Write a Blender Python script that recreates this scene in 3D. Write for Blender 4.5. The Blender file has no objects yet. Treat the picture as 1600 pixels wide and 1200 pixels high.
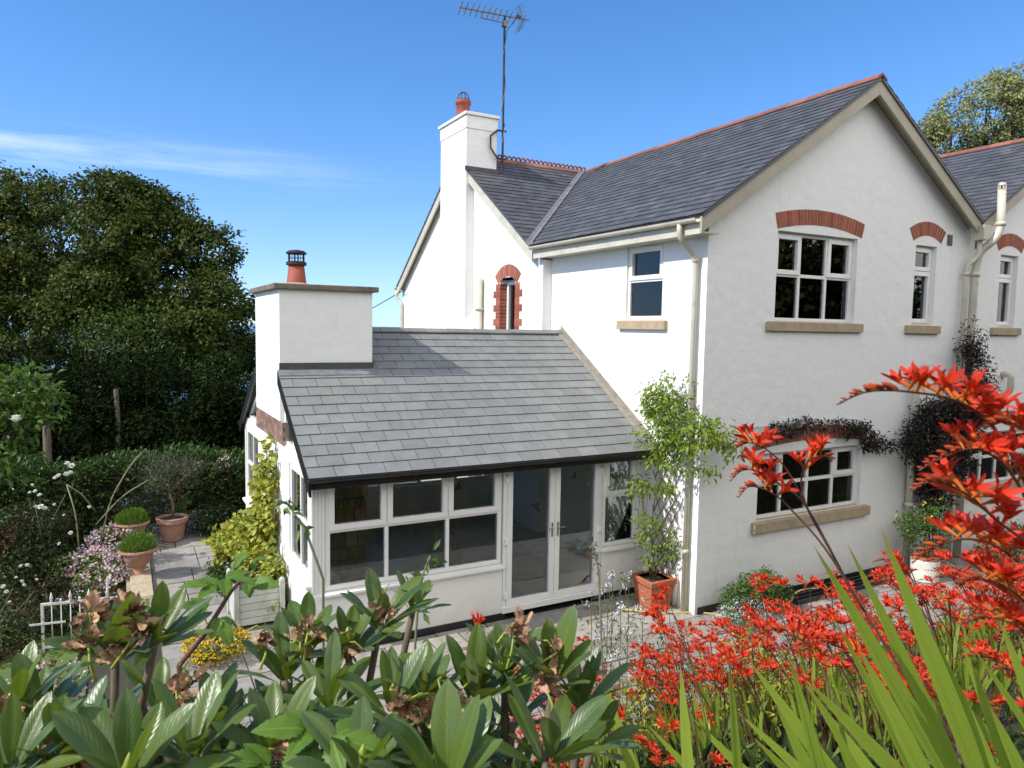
import bpy, bmesh, math, random
import numpy as np
from mathutils import Vector, Matrix
C = bpy.context.scene.collection
SC = bpy.context.scene
rnd = random.Random(7)
rng = np.random.default_rng(11)
R_ = math.radians

# ------------------------------------------------------------------ camera, sky, sun, exposure
FPX, YAW, PITCH, ROLL = 1121.9, 0.5001865, -0.077734, 0.016598
CAM = np.array([-7.32402, -7.692206, 4.187376])
_fw = np.array([math.sin(YAW)*math.cos(PITCH), math.cos(YAW)*math.cos(PITCH), math.sin(PITCH)])
_r = np.cross(_fw, [0, 0, 1]); _r /= np.linalg.norm(_r); _u = np.cross(_r, _fw)
RT = _r*math.cos(ROLL)+_u*math.sin(ROLL); UP = -_r*math.sin(ROLL)+_u*math.cos(ROLL)
def ray(px, py): return _fw+RT*(px-800)/FPX-UP*(py-600)/FPX
def at(px, py, d): return CAM+ray(px, py)*d
def on(px, py, ax, val):
    d = ray(px, py); i = 'xyz'.index(ax); return CAM+d*((val-CAM[i])/d[i])

cd = bpy.data.cameras.new('camera'); cam = bpy.data.objects.new('camera', cd); C.objects.link(cam)
cd.sensor_width = 36; cd.lens = FPX/1600*36; cd.clip_start = .05; cd.clip_end = 90000
cd.dof.use_dof = True; cd.dof.focus_distance = 11.0; cd.dof.aperture_fstop = 17.0
cam.matrix_world = Matrix(((RT[0], UP[0], -_fw[0], CAM[0]), (RT[1], UP[1], -_fw[1], CAM[1]), (RT[2], UP[2], -_fw[2], CAM[2]), (0, 0, 0, 1)))
SC.camera = cam

SUN = Vector((-.752, .045, .657)).normalized()
EL = math.asin(SUN.z); AZ = math.atan2(SUN.x, SUN.y)
w = bpy.data.worlds.new('World'); SC.world = w; w.use_nodes = True
nt = w.node_tree; nt.nodes.clear()
out = nt.nodes.new('ShaderNodeOutputWorld'); bg = nt.nodes.new('ShaderNodeBackground')
sky = nt.nodes.new('ShaderNodeTexSky'); sky.sky_type = 'NISHITA'; sky.sun_disc = False
sky.sun_elevation = EL; sky.sun_rotation = AZ; sky.altitude = 1200; sky.air_density = 1.0; sky.dust_density = .05; sky.ozone_density = 3.0
# thin cirrus: stretched noise over the sky direction, only low in the west
tc = nt.nodes.new('ShaderNodeTexCoord')
mp = nt.nodes.new('ShaderNodeMapping'); mp.inputs['Scale'].default_value = (2.2, 3.0, 26); mp.inputs['Location'].default_value = (3.1, 1.3, .4)
nz = nt.nodes.new('ShaderNodeTexNoise'); nz.inputs['Scale'].default_value = 2.0; nz.inputs['Detail'].default_value = 8; nz.inputs['Roughness'].default_value = .58; nz.inputs['Distortion'].default_value = .35
cr = nt.nodes.new('ShaderNodeValToRGB'); cr.color_ramp.elements[0].position = .42; cr.color_ramp.elements[1].position = .80
mask = nt.nodes.new('ShaderNodeVectorMath'); mask.operation = 'DISTANCE'
cdir = ray(110, 236); cdir = cdir/np.linalg.norm(cdir); mask.inputs[1].default_value = (cdir[0]*.55, cdir[1]*.55, cdir[2]*6.5)
msc = nt.nodes.new('ShaderNodeVectorMath'); msc.operation = 'MULTIPLY'; msc.inputs[1].default_value = (.55, .55, 6.5)
mr = nt.nodes.new('ShaderNodeMapRange'); mr.interpolation_type = 'SMOOTHSTEP'; mr.inputs['From Min'].default_value = .03; mr.inputs['From Max'].default_value = .26; mr.inputs['To Min'].default_value = 1; mr.inputs['To Max'].default_value = 0
mul = nt.nodes.new('ShaderNodeMath'); mul.operation = 'MULTIPLY'
mul2 = nt.nodes.new('ShaderNodeMath'); mul2.operation = 'MULTIPLY'; mul2.inputs[1].default_value = .5
mx = nt.nodes.new('ShaderNodeMix'); mx.data_type = 'RGBA'; mx.inputs['B'].default_value = (4.6, 5.0, 5.4, 1)
L = nt.links.new
L(tc.outputs['Generated'], mp.inputs['Vector']); L(mp.outputs[0], nz.inputs['Vector']); L(nz.outputs['Fac'], cr.inputs[0])
L(tc.outputs['Generated'], msc.inputs[0]); L(msc.outputs[0], mask.inputs[0]); L(mask.outputs['Value'], mr.inputs['Value'])
L(cr.outputs[0], mul.inputs[0]); L(mr.outputs[0], mul.inputs[1]); L(mul.outputs[0], mul2.inputs[0]); L(mul2.outputs[0], mx.inputs['Factor'])
hs = nt.nodes.new('ShaderNodeHueSaturation'); hs.inputs['Saturation'].default_value = 1.24; L(sky.outputs[0], hs.inputs['Color']); 
# soft shoulder so that the band over the horizon stays blue instead of burning out
dv = nt.nodes.new('ShaderNodeVectorMath'); dv.operation = 'DIVIDE'; dv.inputs[1].default_value = (4.6, 8.8, 26.0)
ad = nt.nodes.new('ShaderNodeVectorMath'); ad.operation = 'ADD'; ad.inputs[1].default_value = (1, 1, 1)
dw = nt.nodes.new('ShaderNodeVectorMath'); dw.operation = 'DIVIDE'
L(hs.outputs[0], dv.inputs[0]); L(dv.outputs[0], ad.inputs[0]); L(hs.outputs[0], dw.inputs[0]); L(ad.outputs[0], dw.inputs[1])
# broken white cloud added to the unseen sky behind the viewer, brightening the gable
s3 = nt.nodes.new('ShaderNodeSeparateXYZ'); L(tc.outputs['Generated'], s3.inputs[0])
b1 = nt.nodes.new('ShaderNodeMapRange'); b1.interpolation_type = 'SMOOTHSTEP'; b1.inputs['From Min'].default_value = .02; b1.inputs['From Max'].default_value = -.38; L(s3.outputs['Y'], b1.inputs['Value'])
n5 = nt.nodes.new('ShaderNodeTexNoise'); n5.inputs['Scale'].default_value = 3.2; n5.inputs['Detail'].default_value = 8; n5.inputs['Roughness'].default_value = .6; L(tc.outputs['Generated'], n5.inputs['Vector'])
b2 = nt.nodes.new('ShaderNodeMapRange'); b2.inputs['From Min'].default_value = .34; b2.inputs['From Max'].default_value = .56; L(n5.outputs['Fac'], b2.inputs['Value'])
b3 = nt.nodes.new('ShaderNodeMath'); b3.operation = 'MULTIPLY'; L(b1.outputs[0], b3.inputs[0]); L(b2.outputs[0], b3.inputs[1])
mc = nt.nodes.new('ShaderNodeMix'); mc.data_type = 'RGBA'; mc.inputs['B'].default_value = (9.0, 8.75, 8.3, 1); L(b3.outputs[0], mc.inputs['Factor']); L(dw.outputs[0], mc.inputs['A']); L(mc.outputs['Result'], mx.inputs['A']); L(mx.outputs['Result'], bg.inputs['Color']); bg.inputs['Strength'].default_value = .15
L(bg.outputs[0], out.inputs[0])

sl = bpy.data.lights.new('sun', 'SUN'); sl.energy = 2.95; sl.angle = R_(.53); sl.color = (1, .955, .88)
so = bpy.data.objects.new('sun', sl); C.objects.link(so); so.rotation_euler = SUN.to_track_quat('Z', 'Y').to_euler(); so.location = (-30, 5, 30)
SC.view_settings.view_transform = 'Standard'; SC.view_settings.look = 'None'; SC.view_settings.exposure = 0.76; SC.view_settings.gamma = 1
SC.render.engine = 'CYCLES'
SC.cycles.use_denoising = True; SC.cycles.max_bounces = 8; SC.cycles.transparent_max_bounces = 16
SC.cycles.caustics_reflective = False; SC.cycles.caustics_refractive = False

# ------------------------------------------------------------------ helpers
def tag(o, label=None, cat=None, group=None, kind=None):
    if label: o['label'] = label
    if cat: o['category'] = cat
    if group: o['group'] = group
    if kind: o['kind'] = kind
    return o
def empty(name, loc=(0, 0, 0), rz=0, parent=None):
    o = bpy.data.objects.new(name, None); C.objects.link(o); o.location = loc; o.rotation_euler.z = rz; o.empty_display_size = .1
    if parent: o.parent = parent
    return o
def thing(name, label, cat, loc=(0, 0, 0), rz=0, group=None): return tag(empty(name, loc, rz), label, cat, group)
def copy_tree(o, parent=None):
    c = o.copy(); C.objects.link(c); c.parent = parent
    for ch in list(o.children): copy_tree(ch, c)
    return c
def IDN(p): return p
class MB:
    def __init__(s): s.v = []; s.f = []; s.uv = []
    def add(s, vs, fs, M=None):
        b = len(s.v)
        for p in vs:
            p = Vector(p)
            s.v.append(tuple(M @ p if M is not None else p))
        s.f += [tuple(i+b for i in f) for f in fs]
        return s
    def box(s, x0, x1, y0, y1, z0, z1, M=None):
        x0, x1 = min(x0, x1), max(x0, x1); y0, y1 = min(y0, y1), max(y0, y1); z0, z1 = min(z0, z1), max(z0, z1)
        return s.add([(x0, y0, z0), (x1, y0, z0), (x1, y1, z0), (x0, y1, z0), (x0, y0, z1), (x1, y0, z1), (x1, y1, z1), (x0, y1, z1)],
                     [(0, 3, 2, 1), (4, 5, 6, 7), (0, 1, 5, 4), (1, 2, 6, 5), (2, 3, 7, 6), (3, 0, 4, 7)], M)
    def prism(s, poly, d0, d1, M=None):      # poly in (u,v), extruded along w; poly counter-clockwise
        n = len(poly)
        vs = [(u, v, d1) for u, v in poly]+[(u, v, d0) for u, v in poly]
        fs = [tuple(range(n)), tuple(range(2*n-1, n-1, -1))]+[(i, i+n, (i+1) % n+n, (i+1) % n) for i in range(n)]
        return s.add(vs, fs, M)
    def hexa(s, top, bot):                   # two quads (same order) joined to a solid
        n = len(top)
        return s.add(list(top)+list(bot), [tuple(range(n)), tuple(range(2*n-1, n-1, -1))]+[(i, i+n, (i+1) % n+n, (i+1) % n) for i in range(n)])
    def tube(s, pts, r, n=8, caps=True, M=None):
        pts = [Vector(p) for p in pts]; k = len(pts)
        rr = r if hasattr(r, '__len__') else [r]*k
        vs = []; fs = []; up = None
        for i, p in enumerate(pts):
            t = (pts[min(i+1, k-1)]-pts[max(i-1, 0)])
            t = t.normalized() if t.length > 1e-9 else Vector((0, 0, 1))
            if up is None:
                up = Vector((0, 0, 1)) if abs(t.z) < .9 else Vector((1, 0, 0))
            a = up-t*up.dot(t)
            if a.length < 1e-6: a = t.orthogonal()
            a.normalize(); up = a; b = t.cross(a)
            for j in range(n):
                th = 2*math.pi*j/n
                vs.append(p+(a*math.cos(th)+b*math.sin(th))*rr[i])
        for i in range(k-1):
            for j in range(n):
                j2 = (j+1) % n
                fs.append((i*n+j, i*n+j2, (i+1)*n+j2, (i+1)*n+j))
        if caps: fs += [tuple(range(n-1, -1, -1)), tuple(range((k-1)*n, k*n))]
        return s.add(vs, fs, M)
    def lathe(s, prof, c=(0, 0, 0), n=24, M=None):  # prof: (r,z) from bottom to top
        vs = []; fs = []; k = len(prof)
        for r, z in prof:
            for j in range(n):
                th = 2*math.pi*j/n; vs.append((c[0]+r*math.cos(th), c[1]+r*math.sin(th), c[2]+z))
        for i in range(k-1):
            for j in range(n):
                j2 = (j+1) % n; fs.append((i*n+j, i*n+j2, (i+1)*n+j2, (i+1)*n+j))
        fs += [tuple(range(n-1, -1, -1)), tuple(range((k-1)*n, k*n))]
        return s.add(vs, fs, M)
    def build(s, name, mat, parent=None, smooth=False, bevel=0, auto=False):
        me = bpy.data.meshes.new(name); me.from_pydata(s.v, [], s.f); me.update()
        if smooth: me.polygons.foreach_set('use_smooth', [True]*len(me.polygons))
        me.materials.append(mat)
        o = bpy.data.objects.new(name, me); C.objects.link(o)
        if parent: o.parent = parent
        if bevel:
            m = o.modifiers.new('bevel', 'BEVEL'); m.width = bevel; m.segments = 2; m.limit_method = 'ANGLE'; m.angle_limit = R_(40)
        return o
def npmesh(name, V, F, mat, parent=None, smooth=False, uv=None):  # V (n,3), F (m,k) equal-sided faces
    V = np.asarray(V, np.float32); F = np.asarray(F, np.int32); k = F.shape[1]
    me = bpy.data.meshes.new(name)
    me.vertices.add(len(V)); me.vertices.foreach_set('co', V.ravel())
    me.loops.add(F.size); me.loops.foreach_set('vertex_index', F.ravel())
    me.polygons.add(len(F)); me.polygons.foreach_set('loop_start', np.arange(0, F.size, k, dtype=np.int32))
    if smooth: me.polygons.foreach_set('use_smooth', np.ones(len(F), bool))
    if uv is not None:
        ul = me.uv_layers.new(name='UVMap'); ul.data.foreach_set('uv', np.asarray(uv, np.float32)[F.ravel()].ravel())
    me.update(calc_edges=True); me.validate()
    me.materials.append(mat)
    o = bpy.data.objects.new(name, me); C.objects.link(o)
    if parent: o.parent = parent
    return o
def FRONT(y): return Matrix(((1, 0, 0, 0), (0, 0, -1, y), (0, 1, 0, 0), (0, 0, 0, 1)))          # (u,v,w)->(u, y-w, v)
def SIDE(x): return Matrix(((0, 0, -1, x), (-1, 0, 0, 0), (0, 1, 0, 0), (0, 0, 0, 1)))          # (u,v,w)->(x-w, -u, v): u = -y
def fillet(pts, r, n=5):
    pts = [Vector(p) for p in pts]; o = [pts[0]]
    for i in range(1, len(pts)-1):
        a, b, c = pts[i-1], pts[i], pts[i+1]
        d1 = (a-b); d2 = (c-b); q = min(r, d1.length*.45, d2.length*.45)
        p0 = b+d1.normalized()*q; p1 = b+d2.normalized()*q
        for k in range(n+1):
            t = k/n; o.append(p0*(1-t)**2+b*2*t*(1-t)+p1*t*t)
    o.append(pts[-1]); return o

# ------------------------------------------------------------------ materials
def newmat(name):
    m = bpy.data.materials.new(name); m.use_nodes = True; t = m.node_tree; t.nodes.clear()
    return m, t, (lambda k: t.nodes.new('ShaderNode'+k)), t.links.new
def mat(name, ca, cb=None, rough=.7, scale=6, detail=5, bump=0, bscale=30, island=0, spec=.5, metal=0, cc=None, cscale=1.2, stretch=None, coat=0, bdist=.01):
    m, t, N, K = newmat(name)
    o = N('OutputMaterial'); p = N('BsdfPrincipled'); K(p.outputs[0], o.inputs[0])
    p.inputs['Roughness'].default_value = rough; p.inputs['Metallic'].default_value = metal
    p.inputs['Specular IOR Level'].default_value = spec
    if coat: p.inputs['Coat Weight'].default_value = coat
    tc = N('TexCoord'); src = tc.outputs['Object']
    if stretch:
        mp = N('Mapping'); mp.inputs['Scale'].default_value = stretch; K(src, mp.inputs[0]); src = mp.outputs[0]
    col = None
    nz = N('TexNoise'); nz.inputs['Scale'].default_value = scale; nz.inputs['Detail'].default_value = detail; nz.inputs['Roughness'].default_value = .6; K(src, nz.inputs['Vector'])
    mx = N('Mix'); mx.data_type = 'RGBA'; mx.inputs['A'].default_value = (*ca, 1); mx.inputs['B'].default_value = (*(cb or ca), 1)
    rp = N('MapRange'); rp.inputs['From Min'].default_value = .35; rp.inputs['From Max'].default_value = .68; K(nz.outputs['Fac'], rp.inputs['Value'])
    K(rp.outputs[0], mx.inputs['Factor']); col = mx.outputs['Result']
    if cc:
        n2 = N('TexNoise'); n2.inputs['Scale'].default_value = cscale; n2.inputs['Detail'].default_value = 6; n2.inputs['Roughness'].default_value = .65; K(tc.outputs['Object'], n2.inputs['Vector'])
        r2 = N('MapRange'); r2.inputs['From Min'].default_value = .55; r2.inputs['From Max'].default_value = .78; K(n2.outputs['Fac'], r2.inputs['Value'])
        m2 = N('Mix'); m2.data_type = 'RGBA'; m2.inputs['B'].default_value = (*cc, 1); K(r2.outputs[0], m2.inputs['Factor']); K(col, m2.inputs['A']); col = m2.outputs['Result']
    if island:
        g = N('NewGeometry'); h = N('HueSaturation'); r3 = N('MapRange'); r3.inputs['To Min'].default_value = 1-island; r3.inputs['To Max'].default_value = 1+island
        K(g.outputs['Random Per Island'], r3.inputs['Value']); K(r3.outputs[0], h.inputs['Value']); K(col, h.inputs['Color']); col = h.outputs[0]
    K(col, p.inputs['Base Color'])
    if bump:
        b = N('Bump'); b.inputs['Strength'].default_value = bump; b.inputs['Distance'].default_value = bdist
        n3 = N('TexNoise'); n3.inputs['Scale'].default_value = bscale; n3.inputs['Detail'].default_value = 6; K(src, n3.inputs['Vector']); K(n3.outputs['Fac'], b.inputs['Height']); K(b.outputs[0], p.inputs['Normal'])
    return m
def leafmat(name, ca, cb, cc=None, rough=.5, trans=.3, spec=.25, tcol=None, veins=False, under=None, stripes=False):
    m, t, N, K = newmat(name)
    o = N('OutputMaterial'); p = N('BsdfPrincipled'); p.inputs['Roughness'].default_value = rough; p.inputs['Specular IOR Level'].default_value = spec
    g = N('NewGeometry'); mx = N('Mix'); mx.data_type = 'RGBA'; mx.inputs['A'].default_value = (*ca, 1); mx.inputs['B'].default_value = (*cb, 1)
    K(g.outputs['Random Per Island'], mx.inputs['Factor']); col = mx.outputs['Result']
    tc = N('TexCoord'); nz = N('TexNoise'); nz.inputs['Scale'].default_value = 1.7 if not veins else 25; nz.inputs['Detail'].default_value = 3; K(tc.outputs['Object'], nz.inputs['Vector'])
    if cc:
        r2 = N('MapRange'); r2.inputs['From Min'].default_value = .5; r2.inputs['From Max'].default_value = .66; K(nz.outputs['Fac'], r2.inputs['Value'])
        m2 = N('Mix'); m2.data_type = 'RGBA'; m2.inputs['B'].default_value = (*cc, 1); K(r2.outputs[0], m2.inputs['Factor']); K(col, m2.inputs['A']); col = m2.outputs['Result']
    if veins:   # uv.x along the leaf, uv.y across (0.5 = midrib)
        sp = N('SeparateXYZ'); K(tc.outputs['UV'], sp.inputs[0])
        a = N('Math'); a.operation = 'SUBTRACT'; a.inputs[1].default_value = .5; K(sp.outputs['Y'], a.inputs[0])
        ab = N('Math'); ab.operation = 'ABSOLUTE'; K(a.outputs[0], ab.inputs[0])
        rm = N('MapRange'); rm.inputs['From Min'].default_value = .008; rm.inputs['From Max'].default_value = .032; rm.inputs['To Min'].default_value = .55; rm.inputs['To Max'].default_value = 0; K(ab.outputs[0], rm.inputs['Value'])
        m3 = N('Mix'); m3.data_type = 'RGBA'; m3.inputs['B'].default_value = (min(1, ca[0]*2.6+.05), min(1, ca[1]*2.2+.05), ca[2]*1.3, 1); K(rm.outputs[0], m3.inputs['Factor']); K(col, m3.inputs['A']); col = m3.outputs['Result']
        # side veins: bump
        s1 = N('Math'); s1.operation = 'MULTIPLY'; s1.inputs[1].default_value = -.55; K(ab.outputs[0], s1.inputs[0])
        s2 = N('Math'); s2.operation = 'ADD'; K(sp.outputs['X'], s2.inputs[0]); K(s1.outputs[0], s2.inputs[1])
        s3 = N('Math'); s3.operation = 'MULTIPLY'; s3.inputs[1].default_value = 75; K(s2.outputs[0], s3.inputs[0])
        s4 = N('Math'); s4.operation = 'SINE'; K(s3.outputs[0], s4.inputs[0])
        s5 = N('Math'); s5.operation = 'ADD'; K(s4.outputs[0], s5.inputs[0]); nn = N('TexNoise'); nn.inputs['Scale'].default_value = 60; K(tc.outputs['Object'], nn.inputs['Vector'])
        s6 = N('Math'); s6.operation = 'MULTIPLY'; s6.inputs[1].default_value = 3; K(nn.outputs['Fac'], s6.inputs[0]); K(s6.outputs[0], s5.inputs[1])
        b = N('Bump'); b.inputs['Strength'].default_value = .13; b.inputs['Distance'].default_value = .0006; K(s5.outputs[0], b.inputs['Height']); K(b.outputs[0], p.inputs['Normal'])
    if stripes:  # parallel nerves of a sword leaf
        sp = N('SeparateXYZ'); K(tc.outputs['UV'], sp.inputs[0]); a = N('Math'); a.operation = 'MULTIPLY'; a.inputs[1].default_value = 46; K(sp.outputs['Y'], a.inputs[0])
        b_ = N('Math'); b_.operation = 'SINE'; K(a.outputs[0], b_.inputs[0]); c_ = N('MapRange'); c_.inputs['From Min'].default_value = -1; c_.inputs['To Max'].default_value = .55; K(b_.outputs[0], c_.inputs['Value'])
        m5 = N('Mix'); m5.data_type = 'RGBA'; m5.inputs['B'].default_value = (ca[0]*.55, ca[1]*.62, ca[2]*.6, 1); K(c_.outputs[0], m5.inputs['Factor']); K(col, m5.inputs['A']); col = m5.outputs['Result']
        b = N('Bump'); b.inputs['Strength'].default_value = .35; b.inputs['Distance'].default_value = .001; K(b_.outputs[0], b.inputs['Height']); K(b.outputs[0], p.inputs['Normal'])
    if stripes:
        tp = N('MapRange'); tp.inputs['From Min'].default_value = .86; tp.inputs['From Max'].default_value = 1.0; tp.inputs['To Max'].default_value = .8; K(sp.outputs['X'], tp.inputs['Value'])
        m6 = N('Mix'); m6.data_type = 'RGBA'; m6.inputs['B'].default_value = (.36, .22, .07, 1); K(tp.outputs[0], m6.inputs['Factor']); K(col, m6.inputs['A']); col = m6.outputs['Result']
    if under:
        m4 = N('Mix'); m4.data_type = 'RGBA'; m4.inputs['B'].default_value = (*under, 1); K(g.outputs['Backfacing'], m4.inputs['Factor']); K(col, m4.inputs['A']); col = m4.outputs['Result']
    K(col, p.inputs['Base Color'])
    tr = N('BsdfTranslucent')
    if tcol: tr.inputs['Color'].default_value = (*tcol, 1)
    else: K(col, tr.inputs['Color'])
    ms = N('MixShader'); ms.inputs[0].default_value = trans; K(p.outputs[0], ms.inputs[1]); K(tr.outputs[0], ms.inputs[2]); K(ms.outputs[0], o.inputs[0])
    return m
def gradmat(name, stops, rough=.5, trans=.25, spec=.3):     # colour runs along uv.x
    m, t, N, K = newmat(name); o = N('OutputMaterial'); p = N('BsdfPrincipled'); p.inputs['Roughness'].default_value = rough; p.inputs['Specular IOR Level'].default_value = spec
    tc = N('TexCoord'); sp = N('SeparateXYZ'); K(tc.outputs['UV'], sp.inputs[0]); rp = N('ValToRGB'); e = rp.color_ramp.elements
    e[0].position = stops[0][0]; e[0].color = (*stops[0][1], 1); e[1].position = stops[-1][0]; e[1].color = (*stops[-1][1], 1)
    for q, c in stops[1:-1]:
        x = e.new(q); x.color = (*c, 1)
    g = N('NewGeometry'); h = N('HueSaturation'); r3 = N('MapRange'); r3.inputs['To Min'].default_value = .75; r3.inputs['To Max'].default_value = 1.2
    K(g.outputs['Random Per Island'], r3.inputs['Value']); K(r3.outputs[0], h.inputs['Value'])
    K(sp.outputs['X'], rp.inputs[0]); K(rp.outputs[0], h.inputs['Color']); K(h.outputs[0], p.inputs['Base Color'])
    tr = N('BsdfTranslucent'); K(h.outputs[0], tr.inputs['Color']); ms = N('MixShader'); ms.inputs[0].default_value = trans
    K(p.outputs[0], ms.inputs[1]); K(tr.outputs[0], ms.inputs[2]); K(ms.outputs[0], o.inputs[0]); return m
def glassmat(name, tint=(.92, .94, .93), f0=.05):
    m, t, N, K = newmat(name); o = N('OutputMaterial'); tr = N('BsdfTransparent'); tr.inputs[0].default_value = (*tint, 1)
    gl = N('BsdfGlossy'); gl.inputs['Roughness'].default_value = .004; gl.inputs['Color'].default_value = (.95, .97, 1, 1)
    fr = N('Fresnel'); fr.inputs['IOR'].default_value = 1.55
    ms = N('MixShader'); K(fr.outputs[0], ms.inputs[0]); K(tr.outputs[0], ms.inputs[1]); K(gl.outputs[0], ms.inputs[2]); K(ms.outputs[0], o.inputs[0]); return m
def wallmat(name, base=(.83, .82, .785)):   # painted render: lumpy trowel marks, faint rain streaks
    m, t, N, K = newmat(name); o = N('OutputMaterial'); p = N('BsdfPrincipled'); p.inputs['Roughness'].default_value = .85; p.inputs['Specular IOR Level'].default_value = .2; K(p.outputs[0], o.inputs[0])
    tc = N('TexCoord'); mp = N('Mapping'); mp.inputs['Scale'].default_value = (2.6, 2.6, .35); K(tc.outputs['Object'], mp.inputs[0])
    n1 = N('TexNoise'); n1.inputs['Scale'].default_value = 1.6; n1.inputs['Detail'].default_value = 8; n1.inputs['Roughness'].default_value = .65; K(mp.outputs[0], n1.inputs['Vector'])
    r1 = N('MapRange'); r1.inputs['From Min'].default_value = .56; r1.inputs['From Max'].default_value = .85; r1.inputs['To Max'].default_value = .30; K(n1.outputs['Fac'], r1.inputs['Value'])
    mx = N('Mix'); mx.data_type = 'RGBA'; mx.inputs['A'].default_value = (*base, 1); mx.inputs['B'].default_value = (base[0]*.66, base[1]*.67, base[2]*.66, 1); K(r1.outputs[0], mx.inputs['Factor'])
    n2 = N('TexNoise'); n2.inputs['Scale'].default_value = 9; n2.inputs['Detail'].default_value = 9; n2.inputs['Roughness'].default_value = .7; K(tc.outputs['Object'], n2.inputs['Vector'])
    r2 = N('MapRange'); r2.inputs['From Min'].default_value = .6; r2.inputs['From Max'].default_value = .8; r2.inputs['To Max'].default_value = .12; K(n2.outputs['Fac'], r2.inputs['Value'])
    m2 = N('Mix'); m2.data_type = 'RGBA'; m2.inputs['B'].default_value = (.55, .54, .5, 1); K(mx.outputs['Result'], m2.inputs['A']); K(r2.outputs[0], m2.inputs['Factor'])
    sz = N('SeparateXYZ'); K(tc.outputs['Object'], sz.inputs[0]); gz = N('MapRange'); gz.inputs['From Min'].default_value = .6; gz.inputs['To Max'].default_value = .7; gz.inputs['From Max'].default_value = .0; K(sz.outputs['Z'], gz.inputs['Value'])
    gm = N('Math'); gm.operation = 'MULTIPLY'; K(gz.outputs[0], gm.inputs[0]); K(n1.outputs['Fac'], gm.inputs[1]); m7 = N('Mix'); m7.data_type = 'RGBA'; m7.inputs['B'].default_value = (.42, .42, .33, 1); K(gm.outputs[0], m7.inputs['Factor']); K(m2.outputs['Result'], m7.inputs['A']); K(m7.outputs['Result'], p.inputs['Base Color'])
    n3 = N('TexNoise'); n3.inputs['Scale'].default_value = 5; n3.inputs['Detail'].default_value = 4; K(tc.outputs['Object'], n3.inputs['Vector'])
    n4 = N('TexNoise'); n4.inputs['Scale'].default_value = 55; n4.inputs['Detail'].default_value = 5; K(tc.outputs['Object'], n4.inputs['Vector'])
    ad = N('Math'); ad.operation = 'MULTIPLY_ADD'; ad.inputs[1].default_value = .22; K(n4.outputs['Fac'], ad.inputs[0]); K(n3.outputs['Fac'], ad.inputs[2])
    b = N('Bump'); b.inputs['Strength'].default_value = .55; b.inputs['Distance'].default_value = .035; K(ad.outputs[0], b.inputs['Height']); K(b.outputs[0], p.inputs['Normal'])
    return m

M = {}
M['wall'] = wallmat('painted_render')
M['wallc'] = wallmat('smooth_render', (.83, .815, .775))
M['upvc'] = mat('white_upvc', (.84, .83, .79), (.79, .78, .74), rough=.35, scale=3)
M['cream'] = mat('cream_plastic', (.60, .56, .44), (.50, .47, .38), rough=.4, scale=4, cc=(.36, .34, .28), cscale=5)
M['barge'] = mat('stone_paint', (.42, .375, .28), (.36, .32, .24), rough=.6, scale=3)
M['black'] = mat('black_plastic', (.012, .012, .013), (.02, .02, .02), rough=.35, scale=5)
M['slate'] = mat('old_slate', (.088, .088, .095), (.066, .067, .073), rough=.55, scale=5, bump=.5, bscale=18, island=.20, cc=(.14, .145, .125), cscale=3.5)
M['slatec'] = mat('new_slate', (.215, .22, .213), (.175, .18, .176), rough=.6, scale=4, bump=.35, bscale=22, island=.09, cc=(.225, .23, .225), cscale=2.3)
M['lead'] = mat('lead', (.20, .205, .215), (.13, .135, .145), rough=.5, scale=6, cc=(.30, .31, .32), cscale=4)
M['darklead'] = mat('dark_lead', (.055, .056, .060), (.08, .08, .082), rough=.55, scale=6)
M['mortar'] = mat('mortar', (.30, .27, .22), (.20, .18, .15), rough=.9, scale=12, bump=.5)
M['brick'] = mat('red_brick', (.36, .095, .05), (.26, .07, .038), rough=.85, scale=9, bump=.4, bscale=60, island=.25)
M['brickmortar'] = mat('brick_mortar', (.46, .37, .30), (.36, .29, .24), rough=.95, scale=20)
M['oldbrick'] = mat('weathered_brick', (.27, .15, .11), (.18, .12, .095), rough=.9, scale=12, bump=.5, island=.3, cc=(.34, .29, .24), cscale=6)
M['terra'] = mat('terracotta', (.42, .135, .06), (.33, .10, .05), rough=.8, scale=7, bump=.2, cc=(.36, .22, .16), cscale=4)
M['ridge'] = mat('clay_ridge', (.27, .095, .06), (.20, .08, .055), rough=.8, scale=7, bump=.3, island=.2, cc=(.24, .17, .12), cscale=5)
M['paleterra'] = mat('bleached_terracotta', (.40, .23, .16), (.33, .16, .105), rough=.85, scale=6, cc=(.58, .48, .40), cscale=5, bump=.2)
M['pot'] = mat('red_pot', (.32, .075, .045), (.24, .06, .04), rough=.7, scale=5)
M['sill'] = mat('sandstone', (.44, .34, .22), (.35, .27, .17), rough=.85, scale=10, bump=.3, cc=(.26, .22, .17), cscale=3)
M['cap'] = mat('mossy_concrete', (.21, .17, .12), (.12, .10, .075), rough=.95, scale=11, bump=.6, cc=(.33, .29, .22), cscale=5)
M['metal'] = mat('dark_metal', (.022, .018, .017), (.05, .03, .024), rough=.6, scale=9, metal=.3)
M['alu'] = mat('dull_aluminium', (.22, .21, .21), (.12, .11, .11), rough=.5, metal=.4)
M['chrome'] = mat('chrome', (.6, .6, .6), rough=.2, metal=1)
M['glass'] = glassmat('window_glass')
M['paving'] = mat('stone_paving', (.32, .295, .26), (.235, .22, .195), rough=.85, scale=7, bump=.35, bscale=25, island=.18, cc=(.15, .14, .115), cscale=3.5)
M['floor'] = mat('stone_floor', (.42, .37, .32), (.35, .31, .27), rough=.6, scale=5, island=.12)
M['joint'] = mat('sandy_joint', (.12, .10, .075), (.08, .085, .04), rough=1, scale=6)
M['stone'] = mat('rubble_stone', (.42, .35, .24), (.32, .26, .18), rough=.9, scale=9, bump=.6, island=.3)
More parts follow.
